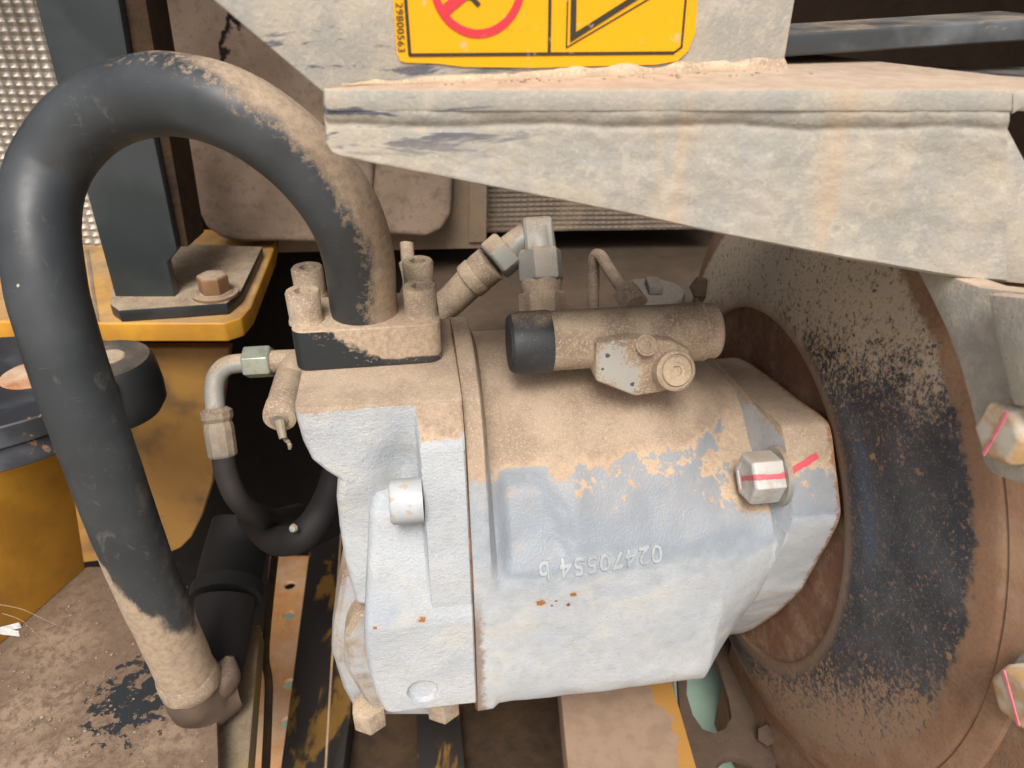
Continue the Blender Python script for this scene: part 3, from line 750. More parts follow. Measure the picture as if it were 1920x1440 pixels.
# ------------------------------------------------------------------ control valve on the pump
VD, VW, VR = -.090, .1905, .0226
valve = thing('control_valve', 'tan dust-covered cylindrical control valve lying across the top of the grey pump', 'valve', P(.12, VD, VW - .05))
mV = look(P(.039, VD, VW), PA)
bm = bmesh.new()
lathe(bm, [(0, .030), (VR, .030), (VR, .146), (VR - .0008, .1475), (VR + .0005, .1485), (VR + .0005, .150), (0, .150)], mV, 64)
body = obj('valve_body', bm, M_DUSTED, valve)
bm = bmesh.new(); lathe(bm, [(0, .1478), (.0214, .1478), (.0214, .1595), (.0202, .1612), (.0, .1612)], mV, 56); obj('end_collar', bm, M_DUSTED, valve)
bm = bmesh.new(); lathe(bm, [(0, 0), (.0200, 0), (.0222, .0022), (.0236, .009), (.0238, .0300), (.0233, .0312), (.0, .0312)], mV, 64); obj('end_cap', bm, M_CAP, valve)
# square boss below the cylinder that seats on the pump, front face toward the camera
c0 = atd(1205, 680, -.062)
bm = bmesh.new()
fp = [(x_, y_) for x_, y_ in [atd(x, y, -.060) for x, y in ((1119, 645), (1117, 716), (1192, 745), (1238, 738), (1285, 722), (1296, 660), (1262, 640), (1180, 636))]]
prism(bm, fp, -.112, -.060, frame(PO, PA, PZ, PN), .0035, 3); rough_verts(bm, .0006, 60); boss = obj('boss', bm, M_BOSS, valve)
# plugs: small one on the sloping shoulder, large one on the round nose
def plug(px, py, d, r, dirn, hexr, parent, nose=0):
    q = atd(px, py, d); c = P(q[0], d, q[1]); m = look(c, dirn)
    bm = bmesh.new()
    if nose: lathe(bm, [(0, -.03), (nose, -.03), (nose, .0045), (nose - .002, .0062), (r + .0015, .0062), (r + .0008, .0045), (0, .0045)], m, 48); obj('plug_boss', bm, M_DUSTED, parent)
    bm = bmesh.new(); z = .0045 if nose else 0
    lathe(bm, [(r, z - .002), (r, z + .002), (r * .96, z + .0026), (hexr * 1.55, z + .0026), (hexr * 1.45, z + .0018), (hexr * 1.12, z + .0018)], m, 40)
    t = bmesh.new(); o = [t.verts.new((hexr * 1.12 * math.cos(R_(15 * i)), hexr * 1.12 * math.sin(R_(15 * i)), z + .0018)) for i in range(24)]
    def hx(a): a = a % 60 - 30; return hexr * math.cos(R_(30)) / math.cos(R_(a))
    i1 = [t.verts.new((hx(15 * i) * math.cos(R_(15 * i)), hx(15 * i) * math.sin(R_(15 * i)), z + .0017)) for i in range(24)]
    i2 = [t.verts.new((hx(15 * i) * math.cos(R_(15 * i)), hx(15 * i) * math.sin(R_(15 * i)), z - .006)) for i in range(24)]
    for A, B in ((o, i1), (i1, i2)):
        for i in range(24): t.faces.new((A[i], A[(i + 1) % 24], B[(i + 1) % 24], B[i]))
    t.faces.new(i2); bmesh.ops.recalc_face_normals(t, faces=t.faces); merge(bm, t, m)
    return obj('plug', bm, M_DUSTED, parent, 40)
plug(1263, 694, -.0555, .0112, PN * .93 + PA * .06 + PZ * .36, .0042, valve, .0150)
def on_valve(x, y, r):
    best = None
    for i in range(400):
        d = VD + r * (1 - i / 400 * 1.0); q = atd(x, y, d)
        if math.hypot(d - VD, q[1] - VW) <= r: return d, q
    return VD + r, atd(x, y, VD + r)
dpl, qpl = on_valve(1208, 650, .0270)
plug(1208, 650, dpl, .0064, PN * .80 + PZ * .60, .0036, valve, .0078)

# ================================================================== BIG BLACK PIPE
# the last upright stretch stands square on the flange
pts[0] = Vector((pts[1].x, pts[1].y + .004, D(683, 600, .551).z - .006))
pipe = thing('hydraulic_pipe', 'thick black steel hydraulic pipe bent in an arch, tan dust along its top', 'pipe', pts[-1])
bm = bmesh.new(); tube(bm, pts, DIA / 2, 56, 14); rough_verts(bm, .0005, 38); pt = obj('pipe_tube', bm, M_PIPE, pipe, 60)
# foot fitting
dv = (pts[-1] - pts[-2]).normalized(); e0 = pts[-1]
bm = bmesh.new()
lathe(bm, [(.0245, -.010), (.0262, -.006), (.0270, .004), (.0268, .010), (.024, .014), (.024, .03)], look(e0, dv), 40); rough_verts(bm, .0012, 80); obj('collar', bm, M_DUSTED2, pipe)
bm = bmesh.new(); tube(bm, [e0 + dv * .010, e0 + dv * .028, e0 + dv * .044 + Vector((.004, .006, 0)), e0 + dv * .052 + Vector((.018, .022, .004))], [.0245, .0272, .0275, .024], 32, 8); rough_verts(bm, .0028, 45); obj('elbow_foot', bm, M_DIRT, pipe)
bm = bmesh.new(); q0 = e0 + dv * .022; tube(bm, [q0 + Vector((.012, .006, -.008)), q0 + Vector((.022, .016, .0)), q0 + Vector((.026, .03, .012))], [.016, .017, .004], 24, 8); rough_verts(bm, .002, 50); obj('elbow_outlet', bm, M_DIRT, pipe)
# flange block on the pump with four cap screws
zt = D(683, 600, .551).z; zb_ = PO.z + WTOP + .0005
fc = Vector((pts[0].x, pts[0].y, 0))
mF = frame(Vector((fc.x, fc.y, 0)), PA, -PN, PZ)
xl = (atZ(541, 632, zt) - fc).dot(PA); xr = (atZ(829, 626, zt) - fc).dot(PA)
bm = bmesh.new(); prism(bm, rrect(xl, -.0315, xr, .0315, .010), zb_, zt, mF, .0022, 3); rough_verts(bm, .0004, 90); fl = obj('flange_block', bm, M_FLANGE, pipe)
for x, y in ((575, 600), (790, 590), (583, 553), (786, 540)):
    c = atZ(x, y, zt); bm = bmesh.new(); m = Matrix.Translation(c)
    lathe(bm, [(0, -.001), (.0130, -.001), (.0128, .0012), (.0121, .0022), (.0120, .003), (.0124, .0220), (.0114, .0236), (.0068, .0236)], m, 40)
    t = bmesh.new(); o = [t.verts.new((.0068 * math.cos(R_(15 * i)), .0068 * math.sin(R_(15 * i)), .0236)) for i in range(24)]
    def hx(a): a = a % 60 - 30; return .0067 * math.cos(R_(30)) / math.cos(R_(a))
    i1 = [t.verts.new((hx(15 * i) * math.cos(R_(15 * i)), hx(15 * i) * math.sin(R_(15 * i)), .0234)) for i in range(24)]
    i2 = [t.verts.new((hx(15 * i) * math.cos(R_(15 * i)) * .97, hx(15 * i) * math.sin(R_(15 * i)) * .97, .0155)) for i in range(24)]
    for A, B in ((o, i1), (i1, i2)):
        for i in range(24): t.faces.new((A[i], A[(i + 1) % 24], B[(i + 1) % 24], B[i]))
    cv = t.verts.new((0, 0, .0135))
    for i in range(24): t.faces.new((i2[i], i2[(i + 1) % 24], cv))
    bmesh.ops.recalc_face_normals(t, faces=t.faces); merge(bm, t, m); rough_verts(bm, .0003, 200)
    obj('flange_bolt', bm, M_DUSTED, fl, 40)

# ================================================================== BELL HOUSING
bell = thing('bell_housing', 'round rusty blue-black bell housing that the grey pump is bolted to', 'housing', P(.3, -.14, -.29))
UB = .2852
mB = frame(P(UB, -.142, 0), PN, PZ, PA)
inner = (-.152 + .142, -.010); outerc = (.022, .031)
bm = bmesh.new()
def ringface(rows, nseg=120):      # rows: (t between bore and rim circle, z)
    t_ = bmesh.new(); rg = []
    for t, z in rows:
        cx, cy, r = lerp(inner[0], outerc[0], min(t, 1)), lerp(inner[1], outerc[1], min(t, 1)), lerp(.171, .267, t)
        rg.append([t_.verts.new((cx + r * math.cos(2 * math.pi * k / nseg), cy + r * math.sin(2 * math.pi * k / nseg), z)) for k in range(nseg)])
    for A, B in zip(rg, rg[1:]):
        for k in range(nseg): t_.faces.new((A[k], A[(k + 1) % nseg], B[(k + 1) % nseg], B[k]))
    bmesh.ops.recalc_face_normals(t_, faces=t_.faces)
    for f in t_.faces: f.normal_flip()
    return t_
rows = [(0., .03), (0., .003), (.004, .0010), (.015, 0.)] + [(k / 20, .016 * (k / 20) ** 2) for k in range(1, 20)] + [(.985, .0158), (1., .0175)]
t = ringface(rows); bmesh.ops.recalc_face_normals(t, faces=t.faces); merge(bm, t, mB)
obj('face_ring', bm, M_HOUSING, bell, 50)
bm = bmesh.new(); prism(bm, circ(inner[0], inner[1], .1735, 80), .005, .028, mB); obj('bore_plate', bm, M_RUST, bell)
bm = bmesh.new(); t = ringface([(1., .0175), (1.015, .0166), (1.08, .0195), (1.145, .0225), (1.155, .030), (1.155, .08)]); merge(bm, t, mB); obj('rust_rim', bm, M_HOUSING, bell, 50)
# big flywheel cover behind on the front side
bm = bmesh.new(); pl = [(-.02, -.42), (.20, -.36), (.36, -.22), (.42, 0.), (.40, .2), (.2, .30), (.1, .25), (-.02, .1)]
prism(bm, pl, .026, .10, mB, .004); obj('flywheel_cover', bm, M_RUST2, bell)

# plate of the mount bolted over the bell housing
mount = thing('engine_mount_plate', 'dusty grey steel plate at the right edge, curved along the rusty bell housing', 'mount plate', P(.27, .12, .1))
mp = [atu(x, y, .276) for x, y in ((1742, 470), (1745, 510), (1772, 562), (1800, 620), (1823, 680), (1842, 745), (1858, 810), (1868, 862), (1886, 886), (1915, 897), (1990, 915), (2040, 700), (2040, 556), (1865, 537), (1800, 515))]
bm = bmesh.new(); prism(bm, mp, -.012, .004, MU(.280), .0015); obj('plate', bm, M_FRAME, mount)
mp2 = [atu(x, y, .262) for x, y in ((1876, 548), (1884, 590), (1898, 650), (1925, 760), (2040, 760), (2040, 565))]
bm = bmesh.new(); prism(bm, mp2, -.012, .0, MU(.266), .003); obj('rib', bm, M_FRAME, mount)
def marked_bolt(px, py, u, r, label, a):
    d_, w_ = atu(px, py, u); c = P(u, d_, w_)
    t = thing('housing_bolt', label, 'bolt', c, 'paint-marked bolts on the housing')
    bm = bmesh.new(); lathe(bm, [(0, 0), (r * 1.28, 0), (r * 1.28, .006), (r * 1.2, .007), (0, .007)], look(P(u + .020, d_, w_), -PA)); obj('washer', bm, M_FRAME, t)
    bm = bmesh.new(); hexagon(bm, r, .020, look(P(u + .014, d_, w_), -PA), .16, rot=a, soft=.11); hd = obj('bolt_head', bm, M_BOLTP, t, 25)
    bm = bmesh.new(); m = look(P(u - .0062, d_, w_), -PA) @ Matrix.Rotation(R_(a + 62), 4, 'Z'); box(bm, (0, 0, 0), (r * 1.70, r * .13, .0007), m, .0003, 1); obj('paint_line', bm, plain('pink_paint', (.78, .22, .28), .6), hd)
marked_bolt(1887, 812, .262, .0170, 'flaking white hex bolt with a pink line, on the grey mount plate', 20)
marked_bolt(1915, 1305, .285, .0170, 'white hex bolt with a pink line, low on the rusty cover at the right edge', 75)

# ================================================================== GREY FRAME BRACKET (upper right)
YB = .385
fr = thing('frame_bracket', 'large dirty grey steel frame bracket sloping across the upper right, with a dusty ledge', 'bracket', atY(1400, 350, YB + .03))
mY = frame(Vector((0, YB, 0)), Vector((1, 0, 0)), Vector((0, 0, 1)), Vector((0, -1, 0)))
def yz(x, y, Y=YB): p = atY(x, y, Y); return (p.x, p.z)
def bot_px(x): return interp([(606, 250), (612, 272), (624, 290), (640, 296), (800, 327), (1000, 367), (1200, 407), (1340, 438), (1500, 470), (1700, 507), (1822, 527), (1990, 540)], x)
bm = bmesh.new(); t = bmesh.new(); g = []
xs_ = [606 + (1888 - 606) * i / 220 for i in range(221)]
for x in xs_:
    yb_ = bot_px(x); col_ = []
    for j in range(71):
        y = lerp(169, yb_, (j / 70) ** 1.3); p_ = atY(x, y, YB)
        fold = 226 + 2.5 * math.sin(x * .017) + 3.5 * mnoise.noise(Vector((x * .011, 0, 3))) + (5 if x > 1400 else 0)
        up_ = 1 - sst(fold - 20, fold + 16, y)
        gr = math.exp(-((y - fold - 9) / 7) ** 2) * .0012 * (1 + mnoise.noise(Vector((x * .03, 0, 9))))
        dm = mnoise.noise(Vector((x * .006, y * .01, 0))) * .0016 + mnoise.noise(Vector((x * .03, y * .04, 5))) * .0005
        e_ = min(x - 606, 10) / 10; e2_ = min(yb_ - y, 6) / 6
        p_.y -= .0024 * up_ - gr * .7 + dm - .003 * (1 - math.sqrt(1 - (1 - e_) ** 2)) - .002 * (1 - math.sqrt(1 - (1 - e2_) ** 2))
        col_.append(t.verts.new(p_))
    g.append(col_)
for A, B in zip(g, g[1:]):
    for j in range(70): t.faces.new((A[j], A[j + 1], B[j + 1], B[j]))
lo_ = [c[0] for c in g] + g[-1][1:] + [c[-1] for c in g[-2::-1]] + g[0][-2:0:-1]
bk_ = [t.verts.new((v.co.x, YB + .012, v.co.z)) for v in lo_]
for k in range(len(lo_)): t.faces.new((lo_[k], lo_[(k + 1) % len(lo_)], bk_[(k + 1) % len(bk_)], bk_[k]))
t.faces.new(bk_); bmesh.ops.recalc_face_normals(t, faces=t.faces); merge(bm, t)
webo = obj('web_plate', bm, M_FRAME, fr, 40)
bm = bmesh.new(); prism(bm, [yz(*q) for q in ((1872, 215), (1889, 226), (1898, 244), (1922, 290), (2000, 430), (2000, 545), (1872, 532))], -.0135, -.0030, mY, .0018)
bmesh.ops.subdivide_edges(bm, edges=[e for e in bm.edges if e.calc_length() > .02], cuts=3, use_grid_fill=True); obj('web_end', bm, M_FRAME, fr, 40)
bm = bmesh.new(); prism(bm, [yz(*q) for q in ((1888.6, 170), (1888.6, 214), (1902, 203), (1925, 198), (2000, 196), (2000, 168))], -.008, .0045, mY, .002); obj('lip_end', bm, M_FRAME, fr, 40)
# ledge: horizontal plate reaching back
zL = yz(900, 168)[1] + .0005
led = [atZ(x, y, zL) for x, y in ((620, 171), (1990, 167), (1990, 166), (1880, 142), (1760, 112), (1470, 118), (1300, 130), (900, 160))]
lp = [(p.x, p.y) for p in led]
bm = bmesh.new(); xl_ = atY(609, 170, YB).x
prism(bm, [(xl_, YB - .0035), (.32, YB - .0035), (.32, YB + .012), (.262, YB + .045), (.20, YB + .14), (.0, YB + .14), (xl_ + .004, YB + .004)], zL - .010, zL, Matrix(), .0015)
obj('ledge_plate', bm, M_FRAME, fr, 40)
# upright plate that carries the sticker: meets the lip at its left end and runs back to the right
pL = atZ(604, 174, zL); pL = Vector((pL.x, YB + .006, zL)); pR = atZ(1470, 126, zL)
ex = (pR - pL); ex.z = 0; LU = ex.length; ex.normalize(); ny = ex.cross(PZ)        # normal toward camera
mUp = frame(pL, ex, PZ, ny)
def onup(x, y, off=0):
    r = ray(x, y); a = pL + ny * off; t = (a - CAM).dot(ny) / r.dot(ny); v = CAM + r * t - pL; return (v.dot(ex), v.z)
up = [onup(604, 172), onup(400, 0), onup(330, -60), onup(1500, -60), onup(1491, 0), onup(1470, 122), (LU, -.004), (0, -.004)]
bm = bmesh.new(); prism(bm, up, -.010, 0, mUp, .0015); bmesh.ops.subdivide_edges(bm, edges=[e for e in bm.edges if e.calc_length() > .02], cuts=4, use_grid_fill=True); obj('upright_plate', bm, M_FRAME, fr, 40)
# caked dust in the corner between upright and ledge
bm = bmesh.new(); cp = []
for i in range(60):
    t = i / 59; cp.append(pL + ex * (LU * (.02 + .97 * t)) + ny * (.001 + .002 * t) + PZ * (.0005))
tube(bm, cp, [.0015 + .0035 * (i / 59) + .0008 * random.random() for i in range(60)], 12, 2); rough_verts(bm, .003, 60)
obj('caked_dust', bm, mat_dusty('caked_pale_dust', (.55, .42, .29), .95, .2, .5, .4, 40, tone=1.2, bump=.6), fr, 60)

# sticker on the upright plate
st = thing('warning_sticker', 'yellow warning sticker with red prohibition ring and black triangle on the grey bracket', 'sticker', mUp @ Vector((*onup(1020, 60), .0006)))
def S(x, y): return onup(x, y, .0006)
sk = [S(734, -40), S(741, 60), S(744, 100), S(750, 114), S(760, 117), S(820, 119), S(870, 125), S(1000, 127), S(1100, 124), S(1230, 121), S(1270, 114), S(1290, 95), S(1303, 62), S(1310, -40)]
bm = bmesh.new(); prism(bm, sk, .0004, .0010, mUp); obj('film', bm, M_STK, st)
def strip(a, b, h, z0=.0011, z1=.0013):
    a, b = Vector(a), Vector(b); e = (b - a).normalized(); f = Vector((-e.y, e.x)) * h; e2 = e * h * .3
    return [tuple(a - f - e2), tuple(b - f + e2), tuple(b + f + e2), tuple(a + f - e2)]
bm = bmesh.new()
for a, b, h in ((S(757, -40), S(768, 103), .0008), (S(768, 103), S(1262, 99), .0008), (S(1029, 96), S(1031, -40), .0008), (S(1277, 88), S(1288, -40), .0006), (S(1262, 99), S(1277, 88), .0005)):
    prism(bm, strip(a, b, h), .0011, .0014, mUp)
obj('border_line', bm, M_STKK, st)
rc = S(896, -30); rr1 = abs(S(896, 71)[1] - rc[1]); rr0 = abs(S(896, 55)[1] - rc[1])
bm = bmesh.new(); holed(bm, circ(rc[0], rc[1], rr1, 64), [circ(rc[0], rc[1], rr0, 64)], .0011, .0015, mUp); obj('red_ring', bm, M_STKR, st)
bm = bmesh.new(); prism(bm, strip(S(827, 25), S(960, -88), .0026), .0011, .0016, mUp); obj('red_slash', bm, M_STKR, st)
bm = bmesh.new(); prism(bm, strip(S(880, -8), S(897, 9), .0011), .0011, .0015, mUp); prism(bm, strip(S(865, -30), S(882, -7), .0020), .0011, .0015, mUp); obj('pictogram', bm, M_STKK, st)
tri = [S(1062, 85), S(1068, -140), S(1245, -20)]
tri_i = [S(1079, 60), S(1082, -110), S(1205, -20)]
bm = bmesh.new(); tr_o = [S(1068, 79), S(1073, -134), S(1232, -25)]; holed(bm, tr_o, [tri_i], .0011, .0015, mUp); obj('triangle', bm, M_STKK, st)
bm = bmesh.new(); holed(bm, [S(1060, 91), S(1066, -150), S(1255, -24)], [[S(1062.5, 87), S(1068, -146), S(1250, -24)]], .0011, .0014, mUp); obj('triangle_outline', bm, M_STKK, st)
a, b = S(748, 30), S(754, 97)
ctr = S(749.5, 52); dvec = (Vector(S(752, 95)) - Vector(S(747, 0))).normalized()
mt = mUp @ frame(Vector((ctr[0], ctr[1], .0013)), Vector((dvec.x, dvec.y, 0)), Vector((-dvec.y, dvec.x, 0)), Vector((0, 0, 1)))
bm = text_bm('29800563', .0050, mt, .00012, 0, 1.12); obj('part_number', bm, M_STKK, st)

# black rail behind the ledge, upper right
rl = thing('black_rail', 'black painted square steel rail lying above the dusty ledge, upper right', 'rail', atY(1700, 80, YB + .09))
ra, rb = atY(1440, 88, YB + .085), atY(1990, 52, YB + .115)
e = (rb - ra).normalized(); f = PZ.cross(e).normalized(); g = e.cross(f)
bm = bmesh.new(); hL = 1.2 * abs(atY(1700, 62, .48).z - atY(1700, 98, .48).z)
prism(bm, [(0, -hL * .5), (.055, -hL * .5), (.055, hL * .5), (0, hL * .5)], -.02, (rb - ra).length, frame(ra, f, g, e), .0025, 3); obj('bar', bm, M_RAIL, rl)
bm = bmesh.new(); c = atY(1860, 112, YB + .12); box(bm, (c.x + .02, c.y, c.z - .01), (.10, .05, .006), Matrix(), .002); obj('tab', bm, M_RAIL, rl)

# ================================================================== LEFT: YELLOW PLATE, POST, ARM
ZP = atY(300, 604, .715).z
yp = thing('yellow_chassis_plate', 'flat yellow chassis plate with a cut corner under the black post', 'plate', atZ(250, 560, ZP))
yq = [atZ(x, y, ZP) for x, y in ((-120, 600), (200, 606), (420, 606), (452, 596), (470, 575), (512, 470), (520, 430), (-120, 430))]
bm = bmesh.new(); prism(bm, [(p.x, p.y) for p in yq], ZP - .022, ZP, Matrix(), .003, 3); obj('plate', bm, M_YEL, yp)
bm = bmesh.new(); yb = [atZ(x, y, ZP) for x, y in ((160, 470), (180, 604), (186, 604), (166, 470))]; prism(bm, [(p.x, p.y) for p in yb], ZP - .001, ZP + .001); obj('edge_weld', bm, M_YELD, yp)
post = thing('black_post', 'flat black steel post standing on a bolted foot plate, behind the pipe arch', 'post', atZ(275, 550, ZP))
ZF = ZP + .014
ft = [atZ(x, y, ZF) for x, y in ((206, 570), (222, 582), (425, 568), (452, 545), (492, 462), (220, 452))]
bm = bmesh.new(); prism(bm, [(p.x, p.y) for p in ft], ZP + .0005, ZF, Matrix(), .002, 2); foot = obj('foot_plate', bm, M_BLACKD, post)
p0, p1 = atZ(216, 556, ZF), atZ(327, 560, ZF)
YPO = p0.y
def py_(x, y, Y): p = atY(x, y, Y); return (p.x, p.z)
pp = [(p0.x, ZF)] + [py_(x, y, YPO) for x, y in ((160, 350), (105, 150), (66, 0), (50, -60), (205, -60), (222, 0), (240, 110), (288, 258), (332, 470), (313, 492), (329, 560))]
bm = bmesh.new(); prism(bm, pp, -.012, 0, frame(Vector((0, YPO, 0)), Vector((1, 0, 0)), PZ, Vector((0, -1, 0))), .0015); obj('front_plate', bm, M_BLACK, post)
sb = [(.0, 0), (.0, .9), (.045, .9), (.045, 0)]
bm = bmesh.new(); pr_ = [py_(x, y, YPO) for x, y in ((222, -60), (222, 0), (240, 110), (288, 258), (330, 470), (345, 470), (262, 0), (255, -60))]
prism(bm, pr_, .012, .06, frame(Vector((0, YPO, 0)), Vector((1, 0, 0)), PZ, Vector((0, 1, 0))), .001); obj('side_flange', bm, M_DARKRUST, post)
c = atZ(405, 553, ZF); bm = bmesh.new(); lathe(bm, [(0, 0), (.024, 0), (.024, .003), (.0, .003)], Matrix.Translation(c)); lathe(bm, [(0, .003), (.019, .003), (.017, .005), (0, .005)], Matrix.Translation(c)); obj('washer', bm, M_RUSTBOLT, foot)
bm = bmesh.new(); hexagon(bm, .0165, .019, Matrix.Translation(c + Vector((0, 0, .005))), .12, rot=8); obj('hex_bolt', bm, M_RUSTBOLT, foot, 25)

# black pivot arm with rusty pin and round boss, left edge
ZA = atY(190, 672, .60).z
arm = thing('pivot_arm', 'black pivot arm with a round boss and a rusty pin head, at the left edge', 'arm', atZ(60, 720, ZA - .04))
cb = atZ(192, 674, ZA)
bm = bmesh.new(); lathe(bm, [(0, 0), (.0395, 0), (.0425, -.004), (.0450, -.030), (.0445, -.046), (.038, -.056), (0, -.056)], Matrix.Translation(cb), 56); obj('round_boss', bm, M_RUBBER, arm)
bm = bmesh.new(); lathe(bm, [(0, .0018), (.0125, .0018), (.0140, .0006), (.0145, -.002)], Matrix.Translation(cb + Vector((.004, .004, 0))), 32); obj('boss_pin', bm, M_DUSTED, arm)
ZA2 = ZA - .004
ap = [atZ(x, y, ZA2) for x, y in ((-150, 640), (60, 628), (160, 630), (225, 655), (235, 690), (215, 722), (110, 768), (40, 790), (-150, 842))]
bm = bmesh.new(); prism(bm, [(p.x, p.y) for p in ap], ZA2 - .020, ZA2, Matrix(), .003, 3); rough_verts(bm, .0008, 40)
M_ARM = mat_dusty('scuffed_black_arm_paint', (.030, .033, .038), .40, 1.22, .5, .18, 26, base2=(.09, .10, .12), tone=1., bump=.25,
                  extra=lambda s, c: s.mix(s.mr(s.noise(40, 5, .7), .62, .67), c, (.30, .17, .09)))
obj('upper_plate', bm, M_ARM, arm)
ap2 = [(p.x - .004, p.y + .003) for p in ap]
bm = bmesh.new(); prism(bm, ap2, ZA2 - .043, ZA2 - .0215, Matrix(), .003, 3); rough_verts(bm, .0012, 60); obj('lower_plate', bm, M_ARM, arm)
c = atZ(62, 703, ZA2); bm = bmesh.new(); lathe(bm, [(0, .0022), (.024, .0020), (.0262, .0008), (.0268, -.002)], Matrix.Translation(c), 40)
obj('rusty_pin', bm, rust_mat('bright_pin_rust', (.42, .19, .09), (.34, .16, .08), (.62, .48, .34), sc=.8), arm)

# yellow gusset standing on the floor plate, rounded lug behind the pipe
ZFL = .828
gs = thing('yellow_gusset', 'ochre yellow gusset plate with a rounded lug, low at the left behind the pipe', 'gusset', atZ(120, 1100, ZFL))
g0, g1 = atZ(-30, 1236, ZFL), atZ(160, 1066, ZFL)
e = (g1 - g0).normalized(); nf = e.cross(PZ)
def ong(x, y): r = ray(x, y); t = (g0 - CAM).dot(nf) / r.dot(nf); v = CAM + r * t - g0; return (v.dot(e), v.z)
gp = [ong(-60, 1262), ong(160, 1066), ong(120, 800), ong(-60, 780)]
bm = bmesh.new(); prism(bm, gp, -.012, 0, frame(g0, e, PZ, nf), .002); obj('side_plate', bm, M_YEL, gs)
YG = .76
lugp = [py_(x, y, YG) for x, y in ((128, 1052), (136, 1058), (318, 1036), (338, 1028), (358, 1008), (378, 968), (398, 905), (412, 800), (430, 652), (70, 652), (100, 900))]
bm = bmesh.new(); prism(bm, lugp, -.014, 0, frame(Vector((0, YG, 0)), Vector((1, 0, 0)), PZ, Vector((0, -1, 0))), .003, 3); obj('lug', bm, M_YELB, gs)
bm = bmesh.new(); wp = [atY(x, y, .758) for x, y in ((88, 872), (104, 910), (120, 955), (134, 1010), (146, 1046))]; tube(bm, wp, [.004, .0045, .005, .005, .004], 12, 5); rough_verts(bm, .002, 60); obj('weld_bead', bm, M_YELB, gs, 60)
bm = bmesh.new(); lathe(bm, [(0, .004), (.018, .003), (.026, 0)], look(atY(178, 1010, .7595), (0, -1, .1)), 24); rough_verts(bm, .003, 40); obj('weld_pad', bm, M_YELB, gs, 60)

# dusty floor plate bottom left
fl_ = [atZ(x, y, ZFL) for x, y in ((-80, 1500), (-80, 1180), (60, 1090), (165, 1062), (300, 1062), (352, 1140), (405, 1300), (412, 1500))]
bm = bmesh.new(); prism(bm, [(p.x, p.y) for p in fl_], ZFL - .012, ZFL, Matrix(), .002)
obj('floor_plate', bm, M_SOIL, None, label='dusty tan floor plate with flaked black paint under the pipe foot', cat='floor plate', loc=atZ(150, 1300, ZFL))

# cable tie end at the left border
tie = thing('cable_tie', 'clipped white cable tie end with thin wires at the left border', 'cable tie', D(20, 1175, .54))
bm = bmesh.new()
for (x0, y0), (x1, y1) in (((-6, 1183), (38, 1172)), ((0, 1184), (36, 1188))):
    a, b = D(x0, y0, .545), D(x1, y1, .54); e = (b - a).normalized(); f = e.cross(Vector((0, -1, .3))).normalized()
    prism(bm, [(-.0022, -.0006), (.0022, -.0006), (.0022, .0006), (-.0022, .0006)], 0, (b - a).length, frame(a, f, e.cross(f), e), .0003, 1)
obj('strap', bm, M_WHITE, tie)
for path in (((-4, 1133), (40, 1142), (80, 1160), (106, 1172)), ((4, 1150), (38, 1162), (62, 1182), (120, 1241))):
    bm = bmesh.new(); tube(bm, [D(x, y, .548) for x, y in path], .0003, 6, 6); obj('wire', bm, M_RUSTBOLT, tie)

# ================================================================== HOSES AND FITTINGS
eh = thing('elbow_hose', 'bent steel elbow with hex nut and crimped rubber hose left of the pump', 'hose', D(470, 970, .66))
Z0 = .64
bm = bmesh.new(); tube(bm, [D(468, 681, Z0), D(450, 681, Z0), D(425, 686, Z0), D(408, 703, Z0), D(402, 730, Z0), D(405, 775, Z0)], .0082, 28, 10); obj('elbow_tube', bm, M_ZINC, eh)
mN = look(D(460, 680, Z0), D(511, 677, Z0) - D(460, 680, Z0)); bm = bmesh.new(); hexagon(bm, .0142, .0235, mN, .10, True, rot=20); obj('hex_nut', bm, plain('iridescent_zinc', (.44, .47, .38), .35, .5), eh, 25)
ax = (D(418, 850, Z0 + .005) - D(405, 765, Z0)); bm = bmesh.new()
lathe(bm, [(0, 0), (.0095, 0), (.0135, .003), (.0135, .009), (.0115, .0125), (.0120, .014), (.0128, .018), (.0124, .041), (.0115, .043), (0, .043)], look(D(404, 764, Z0), ax), 12); obj('ferrule', bm, M_ZINCD, eh, 20)
bm = bmesh.new(); tube(bm, [D(418, 850, Z0 + .004), D(425, 890, Z0 + .01), D(445, 935, Z0 + .02), D(476, 962, Z0 + .05), D(512, 972, Z0 + .11), D(560, 960, Z0 + .20)], .0098, 24, 10); obj('hose', bm, M_HOSE, eh)
bm = bmesh.new(); tube(bm, [D(508, 678, Z0), D(560, 676, Z0)], .0098, 24, 2); obj('adapter', bm, M_DUSTED2, eh)

tp = thing('test_port', 'dusty cylindrical test coupling with a round dust cap and chain stub, left of the flange', 'coupling', D(525, 800, .60))
Z1 = .60; a, b = D(553, 672, Z1 + .04), D(524, 785, Z1 - .02); axd = (b - a); L = axd.length; m = look(a, axd)
bm = bmesh.new(); lathe(bm, [(0, 0), (.008, 0), (.0105, .012), (.0118, .026), (.0112, .028), (.0122, .030), (.0125, L - .016)], m, 36); obj('body', bm, M_DUSTED2, tp)
bm = bmesh.new(); lathe(bm, [(.0125, L - .017), (.0132, L - .015), (.0134, L - .004), (.0126, L), (.0085, L + .0015), (.0, L + .0015)], m, 40); obj('dust_cap', bm, M_DUSTED, tp)
bm = bmesh.new(); lathe(bm, [(.0062, 0), (.0072, .0012), (.0062, .0022), (0, .0022)], m @ Matrix.Translation((0, 0, L + .0012)), 24); box(bm, (0, 0, 0), (.001, .001, .001)); bm.verts.ensure_lookup_table(); 
bmesh.ops.delete(bm, geom=[v for v in bm.verts if v.co.length < .01], context='VERTS')

